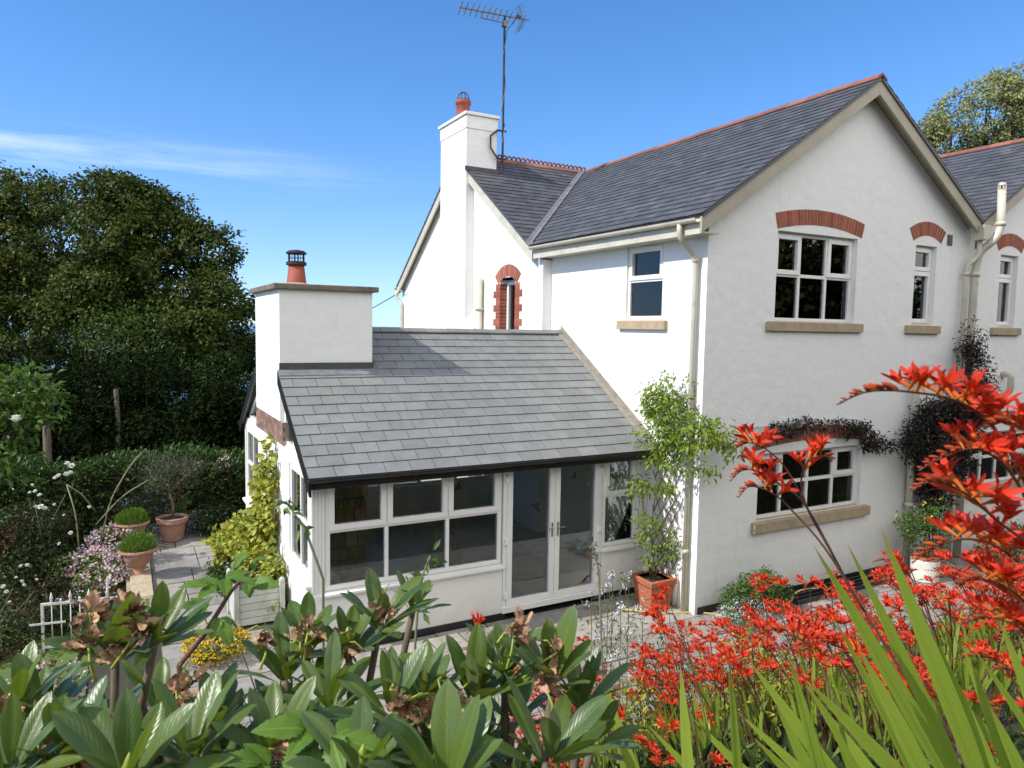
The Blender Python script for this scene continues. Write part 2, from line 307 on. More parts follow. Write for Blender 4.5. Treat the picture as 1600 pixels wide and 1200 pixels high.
M['soil'] = mat('soil', (.045, .032, .022), (.03, .022, .015), rough=1, scale=15, bump=.6)
M['wood'] = mat('weathered_wood', (.16, .13, .10), (.10, .085, .065), rough=.9, scale=10, stretch=(8, 8, 1), bump=.4)
M['palewood'] = mat('yellow_timber', (.42, .34, .18), (.34, .27, .14), rough=.8, scale=10)
M['planter'] = mat('painted_planter', (.55, .56, .50), (.42, .43, .37), rough=.7, scale=5, cc=(.3, .31, .25), cscale=4)
M['whitemetal'] = mat('white_enamel', (.72, .73, .72), (.55, .56, .54), rough=.45, scale=9)
M['glaze'] = mat('white_glaze', (.72, .70, .66), (.6, .58, .54), rough=.25, scale=5)
M['grass'] = mat('lawn_grass', (.10, .16, .028), (.07, .115, .02), rough=.9, scale=14, bump=.8, bscale=90, cc=(.09, .12, .03), cscale=1.5)
M['earth'] = mat('bank_earth', (.035, .035, .018), (.025, .022, .014), rough=1, scale=9, bump=.8, cc=(.03, .05, .012), cscale=2)
M['sea'] = mat('sea_water', (.10, .19, .28), (.09, .17, .26), rough=.35, scale=.002)
M['ceil'] = mat('white_board', (.80, .79, .76), rough=.9)
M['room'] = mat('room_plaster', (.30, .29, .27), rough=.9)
M['hose'] = mat('yellow_hose', (.55, .45, .16), (.45, .36, .12), rough=.5)
M['cane'] = mat('cane', (.36, .20, .07), (.26, .14, .05), rough=.6)
M['card'] = mat('cardboard', (.55, .50, .44), (.48, .42, .35), rough=.9)
M['redprint'] = mat('red_print', (.5, .04, .05), rough=.8)
M['poly'] = mat('clear_bag', (.6, .62, .62), (.45, .47, .48), rough=.3, scale=20, bump=.8)
M['oaktree'] = leafmat('dark_tree_leaf', (.022, .044, .008), (.070, .100, .018), cc=(.125, .135, .028), rough=.5, trans=.25, spec=.15)
M['palecrown'] = leafmat('pale_tree_leaf', (.24, .27, .09), (.36, .37, .17), cc=(.30, .28, .09), rough=.5, trans=.3)
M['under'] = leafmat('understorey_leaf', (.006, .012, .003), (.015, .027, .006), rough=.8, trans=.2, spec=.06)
M['hedge'] = leafmat('laurel_leaf', (.035, .070, .012), (.065, .115, .022), rough=.35, trans=.22)
M['roadleaf'] = leafmat('roadside_leaf', (.10, .12, .03), (.19, .20, .06), rough=.6, trans=.3)
M['magnolia'] = leafmat('magnolia_leaf', (.07, .13, .022), (.11, .19, .03), rough=.35, trans=.3)
M['roseleaf'] = leafmat('rose_leaf', (.022, .042, .010), (.045, .07, .018), cc=(.07, .035, .015), rough=.45, trans=.25)
M['olive'] = leafmat('olive_leaf', (.075, .085, .045), (.13, .14, .085), rough=.5, trans=.2)
M['wisteria'] = leafmat('wisteria_leaf', (.15, .23, .025), (.28, .36, .055), cc=(.19, .28, .035), rough=.45, trans=.35)
M['golden'] = leafmat('golden_ivy_leaf', (.30, .33, .035), (.44, .43, .07), cc=(.16, .22, .03), rough=.4, trans=.3)
M['purple'] = leafmat('purple_leaf', (.016, .010, .010), (.040, .022, .020), cc=(.022, .026, .012), rough=.55, trans=.15)
M['herb'] = leafmat('herb_leaf', (.06, .12, .025), (.12, .19, .05), rough=.5, trans=.3)
M['bright'] = leafmat('bright_tuft', (.09, .19, .018), (.17, .29, .035), rough=.45, trans=.35)
M['dullcane'] = mat('rose_cane', (.19, .19, .10), (.15, .13, .08), rough=.7)
M['bedleaf'] = leafmat('bed_leaf', (.07, .12, .022), (.16, .20, .045), cc=(.20, .20, .06), rough=.5, trans=.3)
M['yellowgreen'] = leafmat('lime_leaf', (.28, .30, .04), (.42, .40, .06), rough=.5, trans=.3)
M['rhodo'] = leafmat('rhododendron_leaf', (.052, .098, .020), (.130, .185, .034), cc=(.095, .145, .042), rough=.34, trans=.24, spec=.5, veins=True, under=(.13, .17, .06), tcol=(.24, .34, .02))
M['bramble'] = leafmat('bramble_leaf', (.09, .18, .025), (.15, .25, .04), rough=.45, trans=.35, veins=True)
M['blade'] = leafmat('sword_leaf', (.24, .33, .038), (.38, .47, .065), cc=(.32, .40, .055), rough=.4, trans=.45, tcol=(.46, .58, .05), stripes=True)
M['stem'] = mat('green_stem', (.09, .12, .03), (.13, .12, .04), rough=.6)
M['twig'] = mat('woody_stem', (.11, .085, .055), (.17, .13, .085), rough=.85, scale=25)
M['bark'] = mat('bark', (.055, .045, .035), (.035, .028, .022), rough=.95, scale=9, bump=.8)
M['redstem'] = mat('purple_stem', (.10, .035, .035), (.16, .07, .045), rough=.6, scale=20)
M['petal'] = gradmat('red_petal', [(0, (.62, .24, .03)), (.26, (.68, .15, .016)), (.48, (.70, .065, .015)), (1, (.68, .036, .020))], trans=.3)
M['bud'] = gradmat('bud_petal', [(0, (.22, .06, .03)), (.5, (.40, .09, .02)), (1, (.5, .05, .02))], trans=.15)
M['spent'] = mat('withered_flower', (.42, .27, .16), (.22, .10, .055), rough=.8, island=.45, scale=60, bump=.5, bscale=120, cc=(.45, .33, .22), cscale=40)
M['budgreen'] = mat('leaf_bud', (.34, .38, .05), (.24, .30, .05), rough=.45, scale=20)
def petal(name, a, b, trans=.25): return leafmat(name, a, b, rough=.6, trans=trans, spec=.2)
M['white'] = petal('white_petal', (.72, .72, .66), (.82, .82, .78))
M['pink'] = petal('pink_petal', (.60, .36, .44), (.74, .52, .56))
M['palepink'] = petal('pale_pink_petal', (.66, .50, .54), (.80, .68, .68))
M['yellow'] = petal('yellow_petal', (.62, .40, .015), (.72, .52, .03))
M['blue'] = petal('blue_petal', (.42, .44, .66), (.62, .64, .78))
M['redf'] = petal('crimson_petal', (.42, .02, .04), (.55, .05, .08))
# ------------------------------------------------------------------ building helpers
def wall_grid(mb, Mx, u0, u1, v0, v1, holes, th):
    us = sorted({u0, u1, *[h[0] for h in holes], *[h[1] for h in holes]}); vs = sorted({v0, v1, *[h[2] for h in holes], *[h[3] for h in holes]})
    us = [u for u in us if u0 <= u <= u1]; vs = [v for v in vs if v0 <= v <= v1]
    for i in range(len(us)-1):
        for j in range(len(vs)-1):
            a, b, c, d = us[i], us[i+1], vs[j], vs[j+1]
            if any(h[0] <= (a+b)/2 <= h[1] and h[2] <= (c+d)/2 <= h[3] for h in holes): continue
            mb.add([(a, c, 0), (b, c, 0), (b, d, 0), (a, d, 0)], [(0, 1, 2, 3)], Mx)
            mb.add([(a, c, -th), (b, c, -th), (b, d, -th), (a, d, -th)], [(3, 2, 1, 0)], Mx)
    def strip(a, b, flip):
        q = [(a[0], a[1], 0), (b[0], b[1], 0), (b[0], b[1], -th), (a[0], a[1], -th)]
        mb.add(q, [(3, 2, 1, 0)] if flip else [(0, 1, 2, 3)], Mx)
    for (a, b, c, d, fl) in [(u0, u1, v0, v1, True)]+[(*h, False) for h in holes]:
        strip((a, c), (b, c), fl); strip((b, c), (b, d), fl); strip((b, d), (a, d), fl); strip((a, d), (a, c), fl)
def bar(mb, Mx, u0, u1, v0, v1, w0, w1): mb.box(u0, u1, v0, v1, w0, w1, Mx)
def ring(mb, Mx, u0, u1, v0, v1, t, w0, w1):
    bar(mb, Mx, u0, u1, v0, v0+t, w0, w1); bar(mb, Mx, u0, u1, v1-t, v1, w0, w1)
    bar(mb, Mx, u0, u0+t, v0+t, v1-t, w0, w1); bar(mb, Mx, u1-t, u1, v0+t, v1-t, w0, w1)
def window(parent, Mx, u0, u1, v0, v1, cuts_u, cuts_v, sashes, wf=-.09, glass='glass', t=.055, label=None):
    """u/v cuts include only the inner dividers; sashes: {(col,row from the bottom)}"""
    fr = MB(); ring(fr, Mx, u0, u1, v0, v1, t, wf-.07, wf)
    U = [u0]+list(cuts_u)+[u1]; V = [v0]+list(cuts_v)+[v1]; m = .026
    for c in cuts_u: bar(fr, Mx, c-m, c+m, v0+t, v1-t, wf-.068, wf-.002)
    for j, c in enumerate(cuts_v):
        for i in range(len(U)-1):
            a = U[i]+(t if i == 0 else m); b = U[i+1]-(t if i == len(U)-2 else m)
            bar(fr, Mx, a, b, c-m, c+m, wf-.067, wf-.003)
    root = fr.build('window', M['upvc'], parent, bevel=.004)
    if label: root['label'] = label
    pn = MB(); pn.box(u0+.02, u1-.02, v0+.02, v1-.02, wf-.04, wf-.034, Mx); pn.build('pane', M[glass], root)
    for (i, j) in sashes:
        a = U[i]+(t-.018 if i == 0 else m-.018); b = U[i+1]-(t-.018 if i == len(U)-2 else m-.018)
        c = V[j]+(t-.018 if j == 0 else m-.018); d = V[j+1]-(t-.018 if j == len(V)-2 else m-.018)
        s = MB(); ring(s, Mx, a, b, c, d, .072, wf-.05, wf+.02); s.build('sash', M['upvc'], root, bevel=.006)
    return root
def sill(parent, Mx, u0, u1, v, h=.15, proj=.06, m='sill'):
    s = MB(); s.box(u0, u1, v-h, v-.012, -.2, proj, Mx); s.add([(u0+.04, v-.012, proj-.01), (u1-.04, v-.012, proj-.01), (u1-.04, v+.012, -.11), (u0+.04, v+.012, -.11), (u0+.04, v-.012, -.2), (u1-.04, v-.012, -.2)], [(0, 1, 2, 3), (0, 3, 4), (1, 5, 2), (3, 2, 5, 4)], Mx)
    return s.build('sill', M[m], parent, bevel=.006)
def arch(parent, Mx, uc, half, vspring, rise, thick, n, half_top=None):
    """segmental arch of soldier bricks: mortar band plus single bricks standing a little proud"""
    Rr = (half*half+rise*rise)/(2*rise); cv = vspring+rise-Rr; a0 = math.asin(min(1, half/Rr))
    pt = lambda a, r: (uc+r*math.sin(a), cv+r*math.cos(a))
    k = 24; mb = MB(); seg = [-a0+2*a0*i/k for i in range(k+1)]
    mb.prism([pt(a, Rr) for a in seg]+[pt(a, Rr+thick) for a in reversed(seg)], -.02, .004, Mx)
    mort = mb.build('arch', M['brickmortar'], parent)
    b = MB(); st = 2*a0/n; g = .0085/Rr
    for i in range(n):
        x = -a0+i*st+g; y = -a0+(i+1)*st-g; e = .009+rnd.uniform(-.002, .003)
        b.prism([pt(x, Rr+.003), pt((x+y)/2, Rr+.003), pt(y, Rr+.003), pt(y, Rr+thick-.003), pt((x+y)/2, Rr+thick-.003), pt(x, Rr+thick-.003)], -.01, e, Mx)
    b.build('brickwork', M['brick'], mort); return mort
def slates(name, parent, m, O, e, s, Lx, Ls, gauge, width, clips=(), slab=.06, jit=1.0, notch=None):
    O = Vector(O); e = Vector(e).normalized(); s = Vector(s).normalized(); n = e.cross(s)
    if n.z < 0: n = -n
    mb = MB()
    P = lambda a, b, c: O+e*a+s*b+n*c
    mb.hexa([P(0, 0, -.022), P(Lx, 0, -.022), P(Lx, Ls, -.022), P(0, Ls, -.022)], [P(0, 0, -slab), P(Lx, 0, -slab), P(Lx, Ls, -slab), P(0, Ls, -slab)])
    rows = int(math.ceil(Ls/gauge))
    for r in range(rows):
        x = -width*(.5 if r % 2 else 0)-rnd.uniform(0, .02)*jit
        while x < Lx:
            wd = width*(1+rnd.uniform(-.06, .06)*jit); a = max(x+.0015+.0055*(1-jit), 0); b = min(x+wd-.0015-.0055*(1-jit), Lx); x += wd
            if b-a < .03: continue
            lo = r*gauge-.012+rnd.uniform(-.004, .004)*jit; hi = min(lo+gauge*1.25, Ls); z = rnd.uniform(0, .004)*jit; tl = rnd.uniform(-.003, .003)*jit
            top = [P(a, lo, .004+z+tl), P(b, lo, .004+z-tl), P(b, hi, -.012), P(a, hi, -.012)]
            mb.hexa(top, [p-n*.011 for p in top])
    o = mb.build(name, M[m], parent)
    if notch:      # (x, y0, y1): cut the verge back where the chimney stands
        bm = bmesh.new(); bm.from_mesh(o.data)
        for co, no in (((notch[0], 0, 0), (1, 0, 0)), ((0, notch[1], 0), (0, 1, 0)), ((0, notch[2], 0), (0, 1, 0))): bmesh.ops.bisect_plane(bm, geom=bm.verts[:]+bm.edges[:]+bm.faces[:], plane_co=co, plane_no=no)
        bmesh.ops.delete(bm, geom=[f for f in bm.faces if f.calc_center_median().x < notch[0] and notch[1] < f.calc_center_median().y < notch[2]], context='FACES')
        bm.to_mesh(o.data); bm.free()
    if clips:
        bm = bmesh.new(); bm.from_mesh(o.data)
        for co, no in clips:
            bmesh.ops.bisect_plane(bm, geom=bm.verts[:]+bm.edges[:]+bm.faces[:], plane_co=co, plane_no=no, clear_outer=True)
        bm.to_mesh(o.data); bm.free()
    return o
def gutter(name, p0, p1, r, m, parent, n=8):
    p0 = Vector(p0); p1 = Vector(p1); d = (p1-p0).normalized(); side = d.cross(Vector((0, 0, 1))).normalized(); mb = MB()
    prof = [(math.cos(math.pi+math.pi*i/n), math.sin(math.pi+math.pi*i/n)) for i in range(n+1)]
    poly = [(a*r, b*r) for a, b in prof]+[(a*(r-.006), b*(r-.006)) for a, b in reversed(prof)]
    k = len(poly); vs = [p+side*a+Vector((0, 0, b)) for p in (p0, p1) for a, b in poly]
    mb.add(vs, [(i, (i+1) % k, (i+1) % k+k, i+k) for i in range(k)]+[tuple(range(k))[::-1], tuple(range(k, 2*k))])
    q = int((p1-p0).length/1.6)                      # union brackets
    for i in range(1, q+1):
        c = p0+(p1-p0)*(i/(q+1)); vs = [c+d*t+side*a*1.1+Vector((0, 0, b*1.1)) for t in (-.03, .03) for a, b in poly]
        mb.add(vs, [(i, (i+1) % k, (i+1) % k+k, i+k) for i in range(k)]+[tuple(range(k))[::-1], tuple(range(k, 2*k))])
    return mb.build(name, M[m], parent, smooth=False)
def pipe(name, pts, r, m, parent, fil=.12, collars=(), n=12):
    mb = MB(); mb.tube(fillet(pts, fil), r, n)
    for c in collars:
        c = Vector(c); mb.tube([c+Vector((0, 0, -.035)), c+Vector((0, 0, .035))], r*1.22, n)
        mb.box(c.x-.03, c.x+.03, c.y-.02, c.y+r*1.6, c.z-.012, c.z+.012)
    return mb.build(name, M[m], parent, smooth=True)

# ------------------------------------------------------------------ the house
house = thing('house', 'white rendered two storey house with grey slate roofs and red brick window arches', 'house')      # parts are modelled in world coordinates; anchor() moves the Empty to the base afterwards
def zt1(x): return 5.785+.672*(x+.389) if x <= 3.25 else 8.23-.646*(x-3.25)
def zt2(x): return 6.26+.62*(x-6.3) if x <= 9.7 else 8.368-.62*(x-9.7)
FW = FRONT(0)
WINS = [(1.39, 3.24, 4.36, 5.72), (4.79, 5.40, 4.36, 5.74), (7.44, 8.06, 4.36, 5.74), (1.19, 3.64, 1.29, 2.33), (6.86, 9.0, 1.29, 2.33)]
fw = MB(); wall_grid(fw, FW, 0, 12.8, 0, 5.8, WINS, .3)
top = [(0, 5.8), (12.8, 5.8), (12.8, zt2(12.8)-.13), (9.7, 8.368-.13), (6.3, 6.13), (3.25, 8.09), (0, zt1(0)-.13)]
fw.prism(top, -.3, 0, FW)
fw.build('front_wall', M['wall'], house)
sw = MB(); wall_grid(sw, SIDE(0), -4.18, -.3, 0, 5.9, [(-1.846, -.945, 4.36, 5.53)], .3); sw.build('side_wall', M['wall'], house)
gy = lambda y: (5.78+.676*(y-4.4) if y <= 8.03 else 8.23-.722*(y-8.03))-.14
rw = MB(); wall_grid(rw, SIDE(-.2), -11.95, -4.18, 0, 5.2, [(-5.93, -5.27, 3.3, 5.2)], .3)
rw.prism([(-11.95, 5.2), (-5.93, 5.2), (-5.93, 5.24), (-5.27, 5.24), (-5.27, 5.2), (-4.18, 5.2), (-4.18, gy(4.18)), (-8.03, gy(8.03)), (-11.95, max(5.21, gy(11.95)))], -.3, 0, SIDE(-.2))
rw.build('rear_gable_wall', M['wall'], house)
bw = MB(); bw.box(.1, 6, 11.65, 11.95, 0, 5.3); bw.box(12.5, 12.79, .31, 8, 0, 6.2); bw.box(3.4, 12.5, 7.7, 8.0, 0, 6.1); bw.box(5.7, 6, 8.0, 11.65, 0, 5.3); bw.build('back_wall', M['wall'], house)
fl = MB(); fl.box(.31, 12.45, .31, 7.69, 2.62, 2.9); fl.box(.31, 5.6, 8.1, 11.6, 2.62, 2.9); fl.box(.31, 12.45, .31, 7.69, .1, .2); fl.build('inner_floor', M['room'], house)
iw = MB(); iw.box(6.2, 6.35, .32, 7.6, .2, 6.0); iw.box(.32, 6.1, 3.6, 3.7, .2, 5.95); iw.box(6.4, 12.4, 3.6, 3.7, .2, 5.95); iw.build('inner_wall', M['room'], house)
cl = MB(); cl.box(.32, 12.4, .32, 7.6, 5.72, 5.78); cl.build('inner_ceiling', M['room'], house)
# roofs
valn = Vector((-3.63, 3.639, 0)).normalized()
slates('front_roof_slope', house, 'slate', (-.389, -.27, 5.785), (0, 1, 0), (3.639, 0, 2.445), 8.3, 4.384, .185, .26, [((-.389, 4.4, 0), valn)])
slates('rear_roof_slope', house, 'slate', (-.36, 4.4, 5.78), (1, 0, 0), (0, 3.63, 2.454), 3.83, 4.382, .185, .26, [((-.389, 4.4, 0), -valn)])
slates('far_roof_slope', house, 'slate', (-.36, 12.05, 5.33), (1, 0, 0), (0, -4.02, 2.9), 6.5, 4.957, .2, .27)
slates('right_roof_slope', house, 'slate', (6.33, -.27, 6.241), (0, 1, 0), (-3.08, 0, 1.99), 8.3, 3.667, .185, .26)
slates('wing_roof_slope', house, 'slate', (6.27, -.27, 6.241), (0, 1, 0), (3.43, 0, 2.127), 8.3, 4.036, .185, .26)
o = MB(); o.hexa([(9.7, -.27, 8.368), (13.1, -.27, 6.26), (13.1, 8, 6.26), (9.7, 8, 8.368)], [(9.7, -.27, 8.30), (13.1, -.27, 6.19), (13.1, 8, 6.19), (9.7, 8, 8.30)]); o.build('outer_roof_slope', M['slate'], house)
# valley lead
va = Vector((-.40, 4.39, 5.795)); vb = Vector((3.2, 7.98, 8.205)); d = (vb-va).normalized(); sd = d.cross(Vector((0, 0, 1))).normalized(); mb = MB()
for q in (-1, 1):
    a = va+sd*q*.07+Vector((0, 0, .055)); b = vb+sd*q*.07+Vector((0, 0, .055)); c0 = Vector((0, 0, -.004))
    mb.hexa([va+c0+Vector((0, 0, .02)), vb+c0+Vector((0, 0, .02)), b, a] if q < 0 else [a, b, vb+c0+Vector((0, 0, .02)), va+c0+Vector((0, 0, .02))], [va-Vector((0, 0, .03)), vb-Vector((0, 0, .03)), b-Vector((0, 0, .05)), a-Vector((0, 0, .05))] if q < 0 else [a-Vector((0, 0, .05)), b-Vector((0, 0, .05)), vb-Vector((0, 0, .03)), va-Vector((0, 0, .03))])
mb.build('valley_lead', M['lead'], house)
# ridges: angled clay tiles
def ridge(name, p0, p1, m, half=.12, drop=.085, tile=.45, parent=None, up=.035):
    p0 = Vector(p0); p1 = Vector(p1); d = (p1-p0).normalized(); sd = d.cross(Vector((0, 0, 1))).normalized(); Ln = (p1-p0).length; k = int(Ln/tile); mb = MB()
    for i in range(k+1):
        a = p0+d*(i*tile+.004); b = p0+d*min((i+1)*tile-.004, Ln)
        if (b-a).dot(d) < .05: continue
        z = rnd.uniform(-.004, .006)
        cs = lambda p: [p-sd*half+Vector((0, 0, up-drop+z)), p-sd*.025+Vector((0, 0, up+z-.012)), p+Vector((0, 0, up+z)), p+sd*.025+Vector((0, 0, up+z-.012)), p+sd*half+Vector((0, 0, up-drop+z)), p+sd*half+Vector((0, 0, up-drop+z-.02)), p+Vector((0, 0, up-.04)), p-sd*half+Vector((0, 0, up-drop+z-.02))]
        va, vb = cs(a), cs(b); n = len(va)
        mb.add(va+vb, [tuple(range(n)), tuple(range(2*n-1, n-1, -1))]+[(j, j+n, (j+1) % n+n, (j+1) % n) for j in range(n)])
    return mb.build(name, M[m], parent)
ridge('front_ridge', (3.25, -.28, 8.235), (3.25, 7.75, 8.225), 'ridge', parent=house)
ridge('wing_ridge', (9.7, -.28, 8.375), (9.7, 8, 8.375), 'ridge', parent=house)
rr = ridge('rear_ridge', (.36, 8.03, 8.235), (3.35, 8.03, 8.235), 'ridge', half=.13, drop=.10, parent=house)
cr_ = MB(); x = .45
while x < 3.3:                                # crested: a row of open loops on top
    pts = [(x+.055*math.cos(t), 8.03, 8.262+.072*max(0, math.sin(t))+.01) for t in np.linspace(-.15, math.pi+.15, 10)]
    cr_.tube(pts, .022, 6); x += .128
cr_.build('crest', M['ridge'], rr, smooth=True)
# barge boards and soffits
def barge(name, xs, zf, y, dep, parent, FWm, th=.04, m='barge'):
    mb = MB()
    for a, b in zip(xs[:-1], xs[1:]):
        mb.prism([(a, zf(a)-dep), (b, zf(b)-dep), (b, zf(b)-.055), (a, zf(a)-.055)], -th, 0, FRONT(y))
    return mb.build(name, M[m], parent)
barge('barge_board', [-.36, 3.249], zt1, -.245, .285, house, FW); barge('barge_board', [3.251, 6.26], zt1, -.2455, .285, house, FW)
barge('barge_board', [6.34, 9.699], zt2, -.2465, .285, house, FW); barge('barge_board', [9.701, 12.9], zt2, -.245, .285, house, FW)
mb = MB()
for f, xs in ((zt1, (-.33, 3.25)), (zt1, (3.25, 6.29)), (zt2, (6.31, 9.7)), (zt2, (9.7, 12.9))):
    a, b = xs; mb.hexa([(a, -.206, f(a)-.10), (b, -.206, f(b)-.10), (b, -.001, f(b)-.10), (a, -.001, f(a)-.10)], [(a, -.206, f(a)-.125), (b, -.206, f(b)-.125), (b, -.001, f(b)-.125), (a, -.001, f(a)-.125)])
mb.build('verge_soffit', M['barge'], house)
def gyt(y): return 5.78+.676*(y-4.4) if y <= 8.03 else 8.23-.722*(y-8.03)
for y0, y1 in ((4.36, 8.029), (8.031, 12.03)):
    mb = MB(); mb.prism([(-y1, gyt(y1)-.29), (-y0, gyt(y0)-.29), (-y0, gyt(y0)-.06), (-y1, gyt(y1)-.06)], -.04, 0, SIDE(-.345)); mb.build('barge_board', M['cream'], house)
    mb = MB(); mb.hexa([(-.305, y0, gyt(y0)-.10), (-.201, y0, gyt(y0)-.10), (-.201, y1, gyt(y1)-.10), (-.305, y1, gyt(y1)-.10)][::-1], [(-.305, y0, gyt(y0)-.125), (-.201, y0, gyt(y0)-.125), (-.201, y1, gyt(y1)-.125), (-.305, y1, gyt(y1)-.125)][::-1]); mb.build('verge_soffit', M['barge'], house)
# eaves: fascia, soffit, gutter, downpipes
mb = MB(); mb.box(-.335, -.31, -.2, 4.33, 5.52, 5.74); mb.box(-.31, -.001, -.2, 4.17, 5.53, 5.55); mb.build('fascia', M['cream'], house)
gutter('gutter', (-.395, -.2, 5.72), (-.395, 4.33, 5.735), .058, 'cream', house)
pipe('downpipe', [(-.395, .16, 5.68), (-.395, .16, 5.50), (-.075, .16, 5.24), (-.075, .16, .05)], .04, 'cream', house, collars=[(-.075, .16, 5.2), (-.075, .16, 3.0), (-.075, .16, .95)])
pipe('soil_pipe', [(-.29, 6.76, 0), (-.29, 6.76, 5.26)], .075, 'cream', house, collars=[(-.29, 6.76, 4.6)])
pipe('downpipe', [(-.36, 12.02, 5.2), (-.36, 12.02, 5.02), (-.26, 11.85, 4.8), (-.26, 11.85, 0)], .04, 'cream', house)
gutter('gutter', (-.40, 12.1, 5.28), (4, 12.1, 5.28), .058, 'cream', house)
# valley hopper and pipes between the gables
hp = MB(); hp.add([(6.2, -.34, 6.16), (6.44, -.34, 6.16), (6.44, -.1, 6.16), (6.2, -.1, 6.16), (6.23, -.32, 5.9), (6.41, -.32, 5.9), (6.41, -.1, 5.9), (6.23, -.1, 5.9)], [(0, 1, 2, 3), (7, 6, 5, 4), (4, 5, 1, 0), (5, 6, 2, 1), (6, 7, 3, 2), (7, 4, 0, 3)]); hp.build('rain_hopper', M['cream'], house, bevel=.01)
pipe('downpipe', [(6.34, -.2, 5.92), (6.34, -.2, 5.62), (6.16, -.1, 5.45), (6.16, -.1, .05)], .042, 'cream', house, collars=[(6.16, -.1, 5.3), (6.16, -.1, 3.0)], fil=.14)
pipe('soil_pipe', [(6.60, -.38, 6.80), (6.64, -.38, 6.12), (6.54, -.34, 5.90), (6.43, -.16, 5.72), (6.40, -.12, 5.35), (6.40, -.12, .05)], .068, 'cream', house, fil=.2, collars=[(6.635, -.38, 6.2), (6.40, -.12, 5.3)])
vt = MB()
for i in range(8):
    a = i*math.pi/4; vt.box(-.008, .008, .05, .07, -.05, .05, Matrix.Translation((6.60, -.38, 6.84)) @ Matrix.Rotation(a, 4, 'Z'))
vt.lathe([(.07, 0), (.06, .04), (.02, .05)], (6.60, -.38, 6.88), 12); vt.build('vent_cap', M['cream'], house)
pipe('waste_pipe', [(4.74, .0, 3.36), (4.74, -.12, 3.44), (4.84, -.12, 3.42), (4.84, -.12, 3.2), (4.84, -.12, .05)], .062, 'cream', house, fil=.1, collars=[(4.84, -.12, 1.2)])
pipe('waste_pipe', [(7.76, 0, 3.45), (7.76, -.17, 3.45), (7.76, -.17, 3.12), (7.72, 0, 3.0)], .06, 'cream', house, fil=.12)
for u in (5.68, 6.56):
    mb = MB(); mb.box(u, u+.15, 5.79, 5.98, -.02, .012, FW)
    for i in range(4): mb.box(u+.015, u+.135, 5.81+i*.042, 5.832+i*.042, .0, .02, FW)
    mb.build('air_brick', M['cap'], house)
# windows
w1 = window(house, FW, *WINS[0], [2.0, 2.62], [5.07], {(0, 1), (2, 1)}, label='three light casement window of the first gable upstairs'); sill(w1, FW, 1.21, 3.42, 4.36); arch(w1, FW, 2.35, .98, 5.74, .12, .235, 27)
w2 = window(house, FW, *WINS[1], [], [5.30], {(0, 1), (0, 0)}); sill(w2, FW, 4.60, 5.57, 4.36); arch(w2, FW, 5.105, .40, 5.80, .115, .24, 13)
w3 = window(house, FW, *WINS[2], [], [5.30], {(0, 1), (0, 0)}); sill(w3, FW, 7.24, 8.24, 4.36); arch(w3, FW, 7.75, .40, 5.80, .115, .24, 13)
w4 = window(house, FW, *WINS[3], [1.80, 2.415, 3.03], [1.82], {(3, 1), (0, 1)}); sill(w4, FW, 1.08, 3.83, 1.29, h=.17, proj=.08); arch(w4, FW, 2.415, 1.31, 2.39, .10, .22, 36)
w5 = window(house, FW, *WINS[4], [7.4, 7.93, 8.47], [1.82], {(3, 1), (0, 1)}); sill(w5, FW, 6.76, 9.1, 1.29, h=.17, proj=.08); arch(w5, FW, 7.93, 1.2, 2.40, .10, .22, 33)
w6 = window(house, SIDE(0), -1.846, -.945, 4.36, 5.53, [], [4.98], {(0, 1)}, wf=-.04); sill(w6, SIDE(0), -2.0, -.80, 4.35, h=.15, proj=.07)
mb = MB(); mb.box(-1.52, -1.2, 5.485, 5.50, -.04, -.012, SIDE(0)); mb.build('trickle_vent', M['upvc'], w6)
# brick framed window of the rear gable
S2 = SIDE(-.2); w7 = window(house, S2, -5.93, -5.27, 3.3, 5.2, [], [3.95], {(0, 1)}, wf=-.16, label='tall narrow window in a toothed red brick surround')
for sgn, uo in ((-1, -5.93), (1, -5.27)):
    q = MB(); z = 3.2; i = 0
    while z < 5.06:
        e = .30 if (i//2) % 2 else .19; a, b = (uo-e, uo) if sgn < 0 else (uo, uo+e)
        q.box(a, b, z, z+.066, -.02, .008+rnd.uniform(0, .003), S2)
        q.box(uo-.004 if sgn < 0 else uo-.008, uo+.008 if sgn < 0 else uo+.004, z, z+.066, -.16, -.001, S2); z += .074; i += 1
    q.build('brick_quoin', M['brick'], w7)
arch(w7, S2, -5.6, .40, 5.10, .16, .25, 13)
# main chimney
ch = MB(); ch.box(-.41, .36, 7.28, 8.74, 0, 8.64); ch.box(-.425, .375, 7.265, 8.755, 8.64, 8.93); ch.box(-.465, .415, 7.22, 8.80, 8.93, 8.995)
ch.hexa([(-.412, 6.95, 4.08), (-.19, 6.95, 4.30), (-.19, 7.29, 4.58), (-.412, 7.29, 4.36)], [(-.412, 6.95, 0), (-.19, 6.95, 0), (-.19, 7.29, 0), (-.412, 7.29, 0)])
chim = ch.build('chimney', M['wall'], house, bevel=.008); chim['label'] = 'tall white rendered chimney stack'
p = MB(); p.lathe([(.20, 0), (.19, .04), (.165, .08), (.155, .40), (.185, .42), (.185, .50), (.16, .52), (.13, .52), (.12, .3)], (-.10, 8.15, 8.99), 24); pot = p.build('chimney_pot', M['pot'], chim, smooth=True)
p = MB()
for i in range(4):
    a = i*math.pi/4; p.tube([(-.10+.15*math.cos(a)*math.cos(t), 8.15+.15*math.sin(a)*math.cos(t), 9.5+.20*math.sin(t)) for t in np.linspace(0, math.pi, 12)], .006, 5)
p.tube([(-.10+.15*math.cos(t), 8.15+.15*math.sin(t), 9.52) for t in np.linspace(0, 2*math.pi, 20)], .006, 5); p.build('bird_cage', M['metal'], chim)
p = MB(); p.box(-.44, .39, 7.235, 7.28, 7.70, 7.80); p.build('flashing', M['darklead'], chim)
